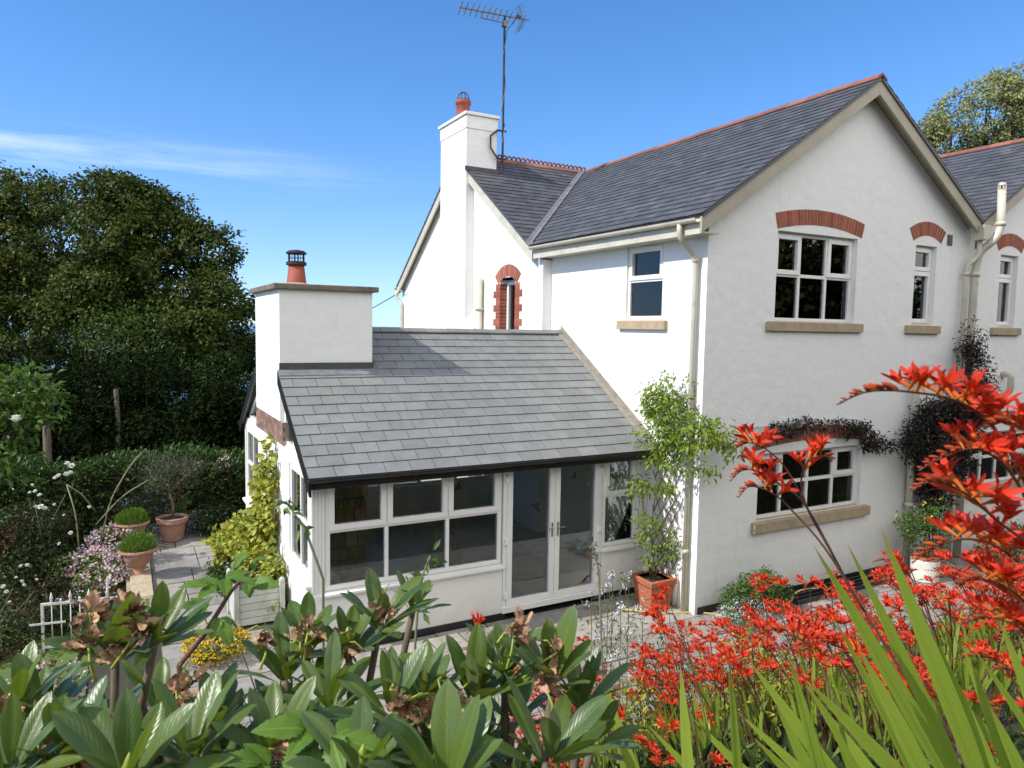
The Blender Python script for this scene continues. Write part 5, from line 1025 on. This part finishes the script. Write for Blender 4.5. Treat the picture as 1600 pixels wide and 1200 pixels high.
def whorl(px, py, d, L, n, lean=(0, 0), open_=1.0):
    L *= .62; n += 3
    p = at(px, py, d); ax = np.array([0, 0, 1.])+RT*(lean[0]+rnd.uniform(-.15, .15))+_fw*(lean[1]+rnd.uniform(-.2, .12)); ax /= np.linalg.norm(ax); a, b = perp(ax); g = Grid(); ph = rnd.uniform(0, 6)
    for i in range(n):
        az = ph+i*2.4; el = (.28+.86*((i+.5)/n)**.8)*open_+rnd.uniform(-.12, .12); out_ = a*math.cos(az)+b*math.sin(az)
        D = ax*math.cos(el)+out_*math.sin(el); N = ax*math.sin(el)-out_*math.cos(el); l = L*rnd.uniform(.78, 1.12)
        pet = p+D*.012-ax*.010*i/n
        g.add(blade_grid(pet, D, N, l, l*rnd.uniform(.28, .37), 11, 7, rprof, rnd.uniform(.05, .5), rnd.uniform(.25, .65), .04, twist=rnd.uniform(-.25, .25)))
    g.build('leaf_whorl', M['rhodo'], rho, origin=RB)
    mb = MB(); q = V3(p)-RB; foot = q*V3((.55, .55, .25)); mb.tube([q, q-ax*.10, q*V3((.88, .88, .7)), foot, (foot[0]*.3, foot[1]*.3, 0)], [.0055, .006, .008, .011, .016], 7); mb.build('branch', M['twig'], rho, smooth=True)
    if rnd.random() < .6:
        mb = MB(); Mx = Matrix.Translation(Vector(q+ax*.012)) @ Vector(ax).to_track_quat('Z', 'Y').to_matrix().to_4x4(); mb.lathe([(.003, 0), (.007, .008), (.0075, .016), (.004, .028), (.0006, .036)], n=10, M=Mx); mb.build('bud', M['budgreen'], rho, smooth=True)
WH = [(240, 1010, 1.02, .12, 8, (.2, 0), .9), (790, 1060, .98, .11, 8, (.1, 0), .8), (905, 1110, .95, .11, 8, (.2, 0), .9), (480, 1010, 1.1, .11, 8, (0, 0), .9), (25, 1115, 1.0, .12, 8, (-.1, 0), 1), (660, 1100, .95, .11, 8, (0, 0), .9), (180, 1035, 1.0, .135, 9, (0, 0), .8), (200, 1235, .78, .145, 7, (0, -.2), .9), (445, 1065, 1.05, .12, 9, (.05, 0), 1), (592, 985, 1.12, .125, 9, (.1, 0), .85), (645, 955, 1.2, .085, 7, (.2, 0), .7), (545, 1025, 1.08, .115, 9, (-.1, 0), 1),
      (738, 1100, .95, .12, 9, (.05, 0), .85), (862, 1075, .93, .125, 9, (.05, 0), .8), (698, 1255, .72, .135, 7, (0, 0), .7), (855, 1195, .82, .13, 8, (.2, 0), 1), (330, 1140, 1.0, .12, 9, (0, 0), 1), (60, 1145, 1.0, .13, 9, (-.1, 0), 1), (110, 1190, .86, .13, 9, (0, 0), 1),
      (300, 1190, .86, .13, 9, (0, 0), 1), (425, 1185, .88, .12, 9, (0, 0), 1), (515, 1110, .98, .12, 9, (0, 0), 1.05), (610, 1120, .92, .12, 9, (0, 0), 1.05), (925, 1165, .95, .10, 8, (.2, 0), 1), (15, 1215, .8, .13, 8, (0, 0), 1), (250, 1120, 1.1, .12, 9, (0, 0), 1), (560, 1225, .8, .12, 8, (0, 0), 1), (800, 1130, 1.0, .11, 8, (0, 0), 1)]
for a in WH: whorl(*a[:3], a[3]*1.16, *a[4:])
for i in range(70):
    px = rnd.uniform(-60, 960); whorl(px, rnd.uniform(1135, 1330)+max(0, px-760)*.35, rnd.uniform(.92, 1.3), rnd.uniform(.10, .13), 9, (0, 0), rnd.uniform(.9, 1.15))
def spent(px, py, d):
    p = at(px, py, d)-RB; r = np.random.default_rng(int(px*7+py)); g = Grid()
    for k in range(int(r.integers(2, 5))):
        ax = unit(r.normal(size=3)+np.array([0, 0, -.1])); a, b = perp(ax)
        for q in range(5):
            t = q*1.257+r.uniform(-.3, .3); o_ = a*math.cos(t)+b*math.sin(t); D = ax*r.uniform(.7, 1.1)+o_*r.uniform(.2, .7); ph = r.uniform(0, 6)
            g.add(blade_grid(p+ax*.004+o_*.002, D, o_*.8-ax*.3+r.normal(size=3)*.3, r.uniform(.018, .030), r.uniform(.009, .015), 8, 5, lambda u: .25+.75*math.sin(math.pi*min(1, .12+u*.80))+.10*math.sin(u*19+ph), r.uniform(-1.6, 2.4), r.uniform(.3, 1.0), .30, twist=r.uniform(-1.5, 1.5)))
    g.build('spent_flower', M['spent'], rho, smooth=True)
    s = MB(); e = p+np.array([r.normal(0, .02), r.normal(0, .02), -.045]); s.tube([p, (p+e)/2+r.normal(size=3)*.004, e], [.0014, .0018, .0022], 6)
    c = p+unit(r.normal(size=3))*.03; s.tube([p, (p+c)/2+np.array([0, 0, .008]), c, c+np.array([.006, 0, .004])], .0011, 5); s.build('flower_stalk', M['budgreen'], rho, smooth=True)
for px, py, d in [(140, 958, .98), (205, 952, 1.0), (185, 978, .98), (222, 975, .99), (138, 1008, .96), (190, 1030, .97), (418, 985, 1.02), (482, 985, 1.04), (470, 1002, 1.04), (275, 1085, .98), (262, 1095, .98), (285, 1120, .96), (640, 1092, .9), (690, 1102, .9), (712, 1112, .9), (700, 1125, .9), (60, 1165, .85), (118, 1185, .82), (8, 1120, .95), (804, 985, .92), (850, 1068, .9), (600, 945, 1.1), (540, 1005, 1.06), (870, 1020, .92), (300, 1062, 1.0), (60, 1195, .85), (420, 1170, .85)]: spent(px, py, d)
# bramble with toothed leaves growing through it
def toothed(n):
    def f(u):
        base = math.sin(math.pi*min(1, u**.75))**.8*(1-.25*u); return max(.03, base*(1+(.13 if int(round(u*(n-1))) % 2 else -.03)))
    return f
def bramble(label, anchorp, leaves, cane):
    b = V3(anchorp); t = thing('bramble', label, 'plant', tuple(b), group='brambles growing through the rhododendron'); mb = MB(); mb.tube([Vector(at(*c)-b) for c in cane]+[Vector((0, 0, -.0))], [.003+.0008*i for i in range(len(cane)+1)], 6); mb.build('stem', M['redstem'], t, smooth=True)
    for (px, py, d, ang, L) in leaves:
        p = at(px, py, d); g = Grid()
        dirx = RT*math.cos(ang)+UP*math.sin(ang)*.6-_fw*.35; up = np.array([0, 0, 1.])*.9-_fw*.3
        s = np.cross(dirx, up)
        for k, (tw, sc) in enumerate(((0, 1), (.9, .8), (-.9, .8))):
            D = dirx*math.cos(tw)+s*math.sin(tw)*1.0; g.add(blade_grid(p+dirx*(.0 if k else .01), D/np.linalg.norm(D), up+rng.normal(size=3)*.3, L*sc*.78, L*sc*.46, 19, 7, toothed(19), .45, .5, .05))
        g.build('leaf', M['bramble'], t, origin=b)
    return t
bp = at(330, 1090, 1.5); bramble('light green toothed bramble shoot arching over the terrace path', (bp[0], bp[1], ground_z(bp[0], bp[1])), [(352, 905, 1.3, .2, .075), (338, 915, 1.3, 2.8, .07), (322, 952, 1.3, 2.6, .075), (345, 965, 1.3, -1.2, .06), (388, 910, 1.35, .1, .07), (365, 890, 1.38, 1.2, .06), (395, 880, 1.4, .6, .05)], [(395, 885, 1.4), (360, 925, 1.33), (320, 990, 1.3), (280, 1040, 1.3)])
bp = at(520, 1230, 1.1); bramble('broad light green toothed leaves low between the rhododendron shoots', (bp[0], bp[1], ground_z(bp[0], bp[1])), [(490, 1140, .82, 2.7, .075), (520, 1150, .82, -.1, .085), (490, 1165, .82, -2.2, .07), (420, 1195, .8, 2.5, .07), (620, 1040, 1.0, .3, .06), (630, 1060, 1.0, -.4, .055)], [(500, 1145, .83), (510, 1180, .85), (520, 1240, .95)])

# ------------------------------------------------------------------ foreground: crocosmia
def flower_mesh(seed, size=1.0):
    r = random.Random(seed); g = Grid(); n = 7
    rings = [(0, .0012, 0), (.006, .0017, .0002), (.014, .0024, .001), (.022, .0035, .0024), (.030, .0047, .0048)]
    b = 0; V = []; UV = []
    for i, (z, rad, off) in enumerate(rings):
        for j in range(n): q = 2*math.pi*j/n; V.append(np.array([off+rad*math.cos(q), rad*math.sin(q), z])*size); UV.append((i*.10, .5))
    g.V += V; g.UV += UV; g.F += [(i*n+j, i*n+(j+1) % n, (i+1)*n+(j+1) % n, (i+1)*n+j) for i in range(len(rings)-1) for j in range(n)]
    for k in range(6):
        a = k*math.pi/3+r.uniform(-.15, .15); o = np.array([math.cos(a), math.sin(a), 0]); top = o[0] > .4; L = (.032 if top else .025)*r.uniform(.85, 1.15)*size
        D = o*(.14 if top else .34)+np.array([0, 0, 1.0 if top else .9]); N = -o*.8+np.array([0, 0, .5]); p0 = (np.array([.0046, 0, .0275])+o*.0036)*size
        V_, F_, U_ = blade_grid(p0, D, N, L, (.0088 if top else .0070)*size, 7, 3, lambda u: max(.06, math.sin(math.pi*min(1, (.18+u*.82)))**.6), r.uniform(.25, .8) if top else r.uniform(.8, 1.9), .4)
        g.add((V_, F_, [(.45+.55*u, v) for u, v in U_]))
    me = g.build('flower', M['petal'], None).data; o = bpy.data.objects[-1] if False else None
    return me
def proto(fn, *a):
    before = set(bpy.data.objects); me = fn(*a)
    for o in set(bpy.data.objects)-before: bpy.data.objects.remove(o)
    return me
FLW = [proto(flower_mesh, s) for s in range(5)]
def bud_mesh(L, r):
    g = Grid(); n = 6; V = []; UV = []; rg = [(0, .35), (.3, .9), (.6, 1), (.85, .7), (1, .1)]
    for i, (t, q) in enumerate(rg):
        for j in range(n): a = 2*math.pi*j/n; V.append(np.array([math.cos(a)*r*q+.15*L*t*t, math.sin(a)*r*q, L*t])); UV.append((t, .5))
    g.V = V; g.UV = UV; g.F = [(i*n+j, i*n+(j+1) % n, (i+1)*n+(j+1) % n, (i+1)*n+j) for i in range(4) for j in range(n)]
    return g.build('bud', M['bud'], None).data
BUD = proto(bud_mesh, .016, .0026)
def curve_pts(pts, n):
    pts = [V3(p) for p in pts]; pts = [2*pts[0]-pts[1]]+pts+[2*pts[-1]-pts[-2]]; o = []
    segs = len(pts)-3
    for k in range(n):
        s = k/(n-1)*segs; i = min(int(s), segs-1); t = s-i; p0, p1, p2, p3 = pts[i:i+4]
        o.append(.5*((2*p1)+(-p0+p2)*t+(2*p0-5*p1+4*p2-p3)*t*t+(-p0+3*p1-3*p2+p3)*t**3))
    return o
def frame(z, x):
    z = z/np.linalg.norm(z); x = x-z*(x@z); x /= np.linalg.norm(x); y = np.cross(z, x); return np.array([x, y, z]).T
def add_spray(parent, org, pts, f0, nfl, nb, size, merged=False, r0=.0020):
    """zigzag rachis along pts; flowers from fraction f0 on, buds at the tip. merged: one mesh for the small distant ones"""
    C_ = curve_pts(pts, 40); mb = MB(); mb.tube([Vector(p-org) for p in C_], np.linspace(r0, r0*.35, 40).tolist(), 6); st_ = mb.build('stem', M['redstem'], parent, smooth=True)
    gf = Grid(); gb = Grid(); tot = nfl+nb
    for k in range(tot):
        f = f0+(1-f0)*(k+.3)/tot; i = min(38, int(f*39)); p = C_[i]-org; T = C_[i+1]-C_[i]; T /= np.linalg.norm(T); side = np.cross(T, [0, 0, 1.]); side /= max(1e-6, np.linalg.norm(side)); s = 1 if k % 2 else -1
        if k < nfl:
            d = np.array([0, 0, 1.])*rnd.uniform(.35, 1.0)+side*s*rnd.uniform(.45, .95)+T*rnd.uniform(-.15, .55); X = -np.array([0, 0, .2])+T*rnd.uniform(-.6, .8)+side*s*.9
            R3 = frame(d, X); sc = size*rnd.uniform(.8, 1.15)*(1-.25*k/tot); me = FLW[(k+int(abs(p[0]*1000))) % 5]
            if merged:
                co = np.empty(len(me.vertices)*3, np.float32); me.vertices.foreach_get('co', co); co = co.reshape(-1, 3); uv = {}
                for pl in me.polygons:
                    for li in pl.loop_indices: uv[me.loops[li].vertex_index] = tuple(me.uv_layers[0].data[li].uv)
                gf.add(([p+R3 @ (v*sc) for v in co], [tuple(pl.vertices) for pl in me.polygons], [uv.get(i_, (0, 0)) for i_ in range(len(co))]))
            else:
                o = bpy.data.objects.new('flower', me); C.objects.link(o); o.parent = parent; Mx = np.eye(4); Mx[:3, :3] = R3*sc; Mx[:3, 3] = p; o.matrix_local = Matrix(Mx.tolist())
        else:
            q = (k-nfl)/max(1, nb); d = T*.9+np.array([0, 0, .6])+side*s*.45; R3 = frame(d, T+np.array([0, 0, -.3])); sc = size*1.35*(1-.75*q); co = np.empty(len(BUD.vertices)*3, np.float32); BUD.vertices.foreach_get('co', co); co = co.reshape(-1, 3)
            gb.add(([p+R3 @ (v*sc) for v in co], [tuple(pl.vertices) for pl in BUD.polygons], [(min(1, c[2]/.016), .5) for c in co]))
    if gf.V: gf.build('flower_spray', M['petal'], parent)
    if gb.V: gb.build('bud_tip', M['bud'], parent)
sprof = lambda u: (min(1, .45+u*1.6))*(1-max(0, (u-.45)/.55)**1.8)+.01
def sword(g, base, tip, W, sag=.08, face=None, org=None):
    b = V3(base); t = V3(tip); ax = t-b; L = np.linalg.norm(ax); N = face if face is not None else (np.cross(ax, np.cross([0, 0, 1.], ax))+rng.normal(size=3)*.4*L); D = ax/L; N = N-D*(N@D); N /= np.linalg.norm(N); be = sag*2
    D2 = D*math.cos(be/2)+N*math.sin(be/2); N2 = N*math.cos(be/2)-D*math.sin(be/2)
    g.add(blade_grid(b, D2, N2, L, W, 14, 9, sprof, be, .30, 0, .05, rnd.uniform(-.35, .35)))
def near_plant(label, base, stems, blades, size, group):
    b = V3(base); t = thing('crocosmia', label, 'flowering plant', tuple(b), group=group)
    for (pts, f0, nf, nb) in stems: add_spray(t, b, [at(*p) if len(p) == 3 else V3(p) for p in pts], f0, nf, nb, size)
    for (b0, tp, W, sg) in blades:
        g = Grid(); sword(g, at(*b0), at(*tp), W*.63, sg, face=-_fw+RT*rnd.uniform(-.5, .5)+UP*rnd.uniform(-.2, .4)); g.build('leaf', M['blade'], t, origin=b)
    return t
gb_ = at(1720, 1500, .85); base = (gb_[0], gb_[1], ground_z(gb_[0], gb_[1])+.0)
near_plant('nearest crocosmia with several large red sprays reaching in from the right edge', base, [
    ([(1760, 1300, .74), (1680, 940, .70), (1600, 750, .66), (1555, 672, .65), (1500, 628, .64), (1420, 612, .62), (1355, 612, .61), (1308, 632, .60)], .48, 13, 12),
    ([(1750, 1300, .72), (1690, 1000, .70), (1625, 830, .66), (1580, 740, .65), (1530, 702, .64), (1480, 712, .62), (1436, 735, .61)], .48, 12, 10),
    ([(1780, 1300, .70), (1720, 1000, .68), (1640, 880, .66), (1560, 815, .66), (1510, 772, .65), (1460, 752, .64), (1426, 766, .64)], .50, 10, 10),
    ([(1770, 1320, .76), (1720, 1060, .74), (1640, 930, .74), (1570, 862, .72), (1510, 842, .71), (1455, 858, .70), (1425, 880, .70)], .48, 11, 10),
    ([(1750, 1320, .74), (1700, 1100, .72), (1640, 990, .72), (1590, 930, .70), (1540, 905, .69), (1490, 912, .68)], .48, 11, 6),
    ([(1750, 1320, .70), (1720, 1020, .66), (1660, 800, .64), (1625, 700, .63), (1580, 660, .62), (1540, 668, .62)], .52, 10, 5),
    ([(1750, 1320, .78), (1700, 1120, .76), (1650, 1030, .76), (1600, 985, .75), (1550, 965, .74), (1500, 975, .73)], .48, 11, 6)],
    [((1700, 1330, .95), (1560, 965, .95), .030, .1), ((1720, 1330, .95), (1520, 1012, 1.0), .03, .1), ((1760, 1330, .9), (1590, 990, .95), .034, .1), ((1680, 1330, 1.1), (1470, 1060, 1.15), .03, .15), ((1650, 1330, 1.0), (1545, 1100, 1.0), .03, .1)], .76, 'large crocosmias close to the viewer')
gb_ = at(1560, 1500, 1.1); base = (gb_[0], gb_[1], ground_z(gb_[0], gb_[1]))
near_plant('crocosmia with a three armed red spray standing before the lower gable window', base, [
    ([(1580, 1330, 1.12), (1400, 1035, 1.12), (1330, 920, 1.12), (1265, 800, 1.1), (1230, 735, 1.1), (1200, 704, 1.09), (1172, 692, 1.08), (1150, 700, 1.08)], .74, 6, 5),
    ([(1332, 925, 1.12), (1262, 795, 1.1), (1225, 762, 1.09), (1188, 738, 1.08), (1160, 735, 1.08), (1141, 752, 1.08)], .55, 5, 8),
    ([(1350, 955, 1.12), (1290, 858, 1.1), (1235, 795, 1.1), (1205, 770, 1.09), (1172, 760, 1.08), (1153, 778, 1.08)], .55, 5, 9),
    ([(1300, 865, 1.12), (1262, 795, 1.1), (1252, 752, 1.1), (1262, 722, 1.09), (1285, 712, 1.08), (1300, 722, 1.08)], .45, 6, 3)],
    [((1545, 1330, .98), (1271, 852, .98), .040, .07), ((1575, 1330, 1.0), (1376, 825, 1.0), .040, .05), ((1550, 1330, 1.02), (1324, 850, 1.02), .034, .05), ((1520, 1330, .95), (1258, 1060, .95), .034, .12), ((1600, 1330, 1.0), (1440, 960, 1.02), .036, .06), ((1500, 1330, .9), (1340, 1010, .92), .034, .1), ((1480, 1330, 1.1), (1300, 960, 1.15), .03, .10), ((1620, 1330, 1.05), (1500, 1000, 1.1), .03, .12)], .84, 'large crocosmias close to the viewer')
gb_ = at(1330, 1500, 1.1); base = (gb_[0], gb_[1], ground_z(gb_[0], gb_[1]))
near_plant('leafy crocosmia with broad upright sword leaves at the bottom edge', base, [
    ([(1420, 1330, 1.3), (1330, 1150, 1.35), (1290, 1060, 1.4), (1262, 1010, 1.4), (1225, 985, 1.4), (1190, 985, 1.4)], .5, 7, 6),
    ([(1500, 1330, 1.2), (1450, 1150, 1.25), (1420, 1090, 1.3), (1380, 1070, 1.3), (1340, 1085, 1.3)], .5, 8, 4)],
    [((1310, 1330, 1.0), (1234, 1030, 1.0), .032, .06), ((1330, 1330, 1.0), (1212, 1098, 1.0), .03, .08), ((1390, 1330, 1.05), (1170, 1032, 1.1), .034, .12), ((1160, 1330, 1.15), (1138, 1022, 1.2), .03, .04), ((1085, 1330, 1.15), (1063, 1036, 1.25), .03, .04), ((1030, 1330, 1.1), (938, 1058, 1.2), .03, .1), ((1010, 1330, 1.2), (955, 1110, 1.25), .026, .08), ((1450, 1330, 1.0), (1300, 1120, 1.05), .032, .12), ((1290, 1330, 1.2), (1080, 1120, 1.25), .03, .15), ((1380, 1330, 1.15), (1150, 1110, 1.2), .03, .18), ((1420, 1330, 1.1), (1255, 1062, 1.1), .03, .12), ((1200, 1330, 1.3), (1010, 1130, 1.35), .028, .2), ((1350, 1330, 1.2), (1175, 1150, 1.2), .03, .1)], .95, 'large crocosmias close to the viewer')
# the drift of crocosmia on the bank: four plants built once, then copied
def small_plant(seed):
    r = random.Random(seed); t = empty('crocosmia'); org = np.zeros(3); H = r.uniform(.80, .95)
    for k in range(r.choice((2, 3, 3))):
        a = r.uniform(-1.0, 1.0); dx = np.array([-math.cos(a), math.sin(a), 0]); L = r.uniform(.16, .30)
        top = dx*L+np.array([0, 0, H*r.uniform(.85, 1.05)]); pts = [org+dx*.01, dx*L*.3+np.array([0, 0, H*.5]), top-np.array([0, 0, .05]), top+dx*.06+np.array([0, 0, .01]), top+dx*.12+np.array([0, 0, .015]), top+dx*.18+np.array([0, 0, -.005])]
        add_spray(t, org, pts, .60, r.choice((7, 8, 9)), 7, 1.05, merged=True, r0=.0034)
        if r.random() < .8:
            d2 = np.array([-math.cos(a+.7), math.sin(a+.7), 0]); m = dx*L*.6+np.array([0, 0, H*.72]); add_spray(t, org, [m, m+d2*.08+np.array([0, 0, .10]), m+d2*.15+np.array([0, 0, .15]), m+d2*.24+np.array([0, 0, .15])], .35, 6, 6, .95, merged=True, r0=.002)
    g = Grid()
    for k in range(r.choice((6, 7, 8))):
        a = r.uniform(-2.2, 2.2); L = r.uniform(.45, .75); ln = r.uniform(.15, .5); sword(g, (r.uniform(-.03, .03), r.uniform(-.03, .03), 0), (-math.cos(a)*L*ln, math.sin(a)*L*ln, L), r.uniform(.020, .030), r.uniform(.05, .25))
    g.build('foliage', M['blade'], t); return t
PR = [small_plant(s) for s in (3, 8, 15, 21, 34)]
def project(p):
    d = V3(p)-CAM; z = d@_fw; return 800+FPX*(d@RT)/z, 600-FPX*(d@UP)/z, z
placed = []; tries = 0
while len(placed) < 135 and tries < 40000:
    tries += 1; d = 1.5+5.8*rnd.random()**.8; p = at(rnd.uniform(880, 1750), 900, d); x, y = p[0], p[1]
    if y > -2.05: continue
    s = rnd.uniform(.72, 1.15); z = ground_z(x, y); hx, hy, hz = project((x-.15, y, z+.93*s))
    lim = 1015 if hx < 1000 else (955 if hx < 1100 else (915 if hx < 1200 else (900 if hx < 1450 else 850)))
    if hx < 900: lim = 1050
    if not (830 < hx < 1680 and lim < hy < 1185): continue
    if d < (2.6 if hx < 1300 else 1.8): continue
    if any((x-a)**2+(y-b)**2 < (.14)**2 for a, b in placed): continue
    placed.append((x, y)); i = len(placed)-1; o = PR[i] if i < len(PR) else copy_tree(PR[i % len(PR)])
    o.location = (x, y, z-.01); o.rotation_euler = (rnd.uniform(-.08, .08), rnd.uniform(-.10, .05), rnd.uniform(-.9, .9)); o.scale = (s, s, s)
    tag(o, 'red crocosmia in the massed drift on the bank below the house', 'flowering plant', 'red crocosmias massed on the bank')
def spot_plant(label, px, py, d, s):
    p = at(px, py, d); z = ground_z(p[0], p[1]); o = copy_tree(PR[1]); k = max(.3, (p[2]-z)/.9); o.location = (p[0]+.15, p[1], z-.01); o.rotation_euler = (0, 0, .2); o.scale = (s, s, k); tag(o, label, 'flowering plant')
spot_plant('lone red crocosmia spray showing in front of the sunroom plinth', 760, 950, 4.6, .9)
spot_plant('red crocosmia spray rising beside the square terracotta planter', 1045, 905, 6.0, 1.0)
spot_plant('tall red crocosmia spray in front of the gable foot', 1195, 900, 4.2, 1.0)
# ------------------------------------------------------------------ bank planting
def on_bank(n, x0, x1, y0, y1): 
    x = rng.uniform(x0, x1, n); y = rng.uniform(y0, y1, n); return x, y, np.array([ground_z(a, b) for a, b in zip(x, y)])
x, y, z = on_bank(15000, -8.5, 10, -7.4, -2.0); h = rng.random(len(x))**1.5*.34
P = np.stack([x, y, z+h], 1); k = rng.random(len(x)) < .75
o = foliage('ground_cover', P[k], np.tile([0, 0, 1.], (k.sum(), 1)), .12, .024, 'bedleaf', None, droop=-.4, rand=.8); tag(o, 'mixed low green leaves covering the bank between the crocosmias', 'ground cover', kind='stuff')
x, y, z = on_bank(9000, -7.5, -4.5, -6.6, -2.1); o = foliage('fern_cover', np.stack([x, y, z+rng.random(len(x))*.3], 1), np.tile([0, 0, 1.], (len(x), 1)), .10, .03, 'roseleaf', None, droop=-.2); tag(o, 'dark low leaves covering the bank under the rhododendron', 'ground cover', kind='stuff')
for i, (px, py, d, s, lb) in enumerate([(975, 1085, 4.3, .24, 'lime green leafy clump nearest the left end of the crocosmia drift'), (1045, 1010, 5.3, .2, 'lime green leafy clump in front of the patio edge'), (1265, 990, 4.8, .26, 'lime green leafy clump in the middle of the crocosmia drift'), (1400, 985, 5.0, .26, 'lime green leafy clump toward the right of the crocosmia drift'), (1170, 1000, 4.2, .2, 'small lime green leafy clump among the red sprays')]):
    p = at(px, py, d); g = ground_z(p[0], p[1]); hh = max(.15, p[2]-g); flowerbed('lime_plant', lb, 'plant', (p[0], p[1], g), [(0, 0, hh*.6, s, s, hh*.5)], 800, 90, .05, .018, 'yellowgreen' if i % 2 == 0 else 'herb', 'yellow', .02)
p = on(338, 1012, 'z', .18); flowerbed('yellow_coreopsis', 'bright yellow flowering mound on the terrace below the timber planter', 'flowering plant', (p[0], p[1], 0), [(0, 0, .2, .35, .3, .2)], 1400, 1700, .05, .02, 'bedleaf', 'yellow', .035, cluster=6)
for (px, py, d, lb) in ((78, 1050, 5.2, 'pink sedum heads low at the left in front of the lawn'), (225, 1120, 4.6, 'pink sedum heads between the rhododendron shoots'), (45, 1085, 5.0, 'small pink sedum heads at the lower left edge')):
    p = at(px, py, d); g = ground_z(p[0], p[1]); hh = max(.25, p[2]-g); flowerbed('pink_sedum', lb, 'flowering plant', (p[0], p[1], g), [(0, 0, hh*.75, .28, .24, hh*.3)], 700, 900, .07, .04, 'bedleaf', [('palepink', .5), ('pink', .5)], .024, cluster=14, cs=.035)
# weeds with seed heads at the patio edge
for i, (px, py, d, lb) in enumerate([(950, 905, 5.2, 'thin flowering weed left of the tall dry stalk'), (957, 895, 5.3, 'thin flowering weed right behind the dry stalk'), (983, 898, 5.4, 'thin flowering weed between the doors and the square planter'), (925, 925, 5.0, 'short leafy weed before the glazed doors'), (1005, 935, 5.2, 'leafy weed at the corner of the square planter'), (970, 945, 4.9, 'leafy weed standing at the patio edge')]):
    p = at(px, py, d); g = ground_z(p[0], p[1]); H = p[2]-g; t = thing('meadow_weed', lb, 'weed', (p[0], p[1], g), group='weeds at the patio edge'); mb = MB(); mb.tube([(0, 0, 0), (.02, .01, H*.5), (0, 0, H)], [.006, .004, .002], 5)
    for q in range(5): a = q*1.9; mb.tube([(.01, 0, H*(.55+.07*q)), (.08*math.cos(a), .08*math.sin(a), H*(.65+.07*q))], [.003, .0015], 4)
    mb.build('stem', M['stem'], t); n = 120; hh = rng.random(n)*H; a = rng.uniform(0, 6.3, n); P = np.stack([.05*np.cos(a), .05*np.sin(a), hh], 1); foliage('foliage', P, np.stack([np.cos(a), np.sin(a), a*0+.4], 1), .05, .012, 'olive' if i % 2 else 'herb', t)
    P = np.concatenate([rng.normal(size=(14, 3))*.012+[.08*math.cos(q*1.9), .08*math.sin(q*1.9), H*(.65+.07*q)] for q in range(5)]+[rng.normal(size=(16, 3))*.015+[0, 0, H]]); foliage('blossom', P, rdir(len(P)), .016, .012, 'blue' if i % 3 == 0 else 'white', t)
pts = [at(944, 1190, 2.9), at(941, 1050, 2.9), at(938, 950, 2.9), at(935, 890, 2.9), at(926, 848, 2.9)]; g = ground_z(pts[0][0], pts[0][1]); b = V3((pts[0][0], pts[0][1], g)); t = thing('dry_stalk', 'tall pale dry seed stalk standing before the glazed doors', 'weed', tuple(b)); mb = MB(); mb.tube([Vector((0, 0, 0))]+[Vector(p-b) for p in pts], [.004, .0035, .0035, .004, .0045, .002], 6); mb.build('stem', M['dullcane'], t, smooth=True)
P = np.array([pts[3]-b+(pts[4]-pts[3])*u for u in rng.random(40)])+rng.normal(size=(40, 3))*.006; foliage('seed_head', P, rdir(40), .02, .008, 'olive', t)
for (c, lb) in (([(505, 905, 1.6), (478, 830, 1.6), (452, 790, 1.6), (446, 795, 1.6)], 'pale leggy shoot rising past the sunroom corner'), ([(645, 1060, 1.6), (652, 960, 1.6), (660, 900, 1.6), (672, 868, 1.6)], 'thin budded shoot in front of the sunroom wall')):
    pts = [at(*q) for q in c]; g = ground_z(pts[0][0], pts[0][1]); b = V3((pts[0][0], pts[0][1], g)); t = thing('leggy_shoot', lb, 'plant', tuple(b)); mb = MB(); mb.tube([Vector((0, 0, 0))]+[Vector(p-b) for p in pts], [.0035, .003, .003, .0022, .0015], 6); mb.build('stem', M['dullcane'], t, smooth=True); P = np.array([pts[-1]-b, pts[-2]-b, pts[-1]-b, pts[1]-b]); foliage('foliage', np.repeat(P, 4, 0)+rng.normal(size=(16, 3))*.008, rdir(16), .03, .012, 'herb', t)

# ------------------------------------------------------------------ give single-mesh things their own origin
def settle():
    for o in list(C.objects):
        if o.parent is None and o.type == 'MESH' and o.data.users == 1 and o.get('kind') != 'structure' and o.location.length < 1e-6:
            n = len(o.data.vertices); co = np.empty(n*3, np.float32); o.data.vertices.foreach_get('co', co); co = co.reshape(-1, 3); c = (co.min(0)+co.max(0))/2; c[2] = co[:, 2].min()
            o.data.vertices.foreach_set('co', (co-c).ravel()); o.data.update(); o.location = c.tolist()
settle()
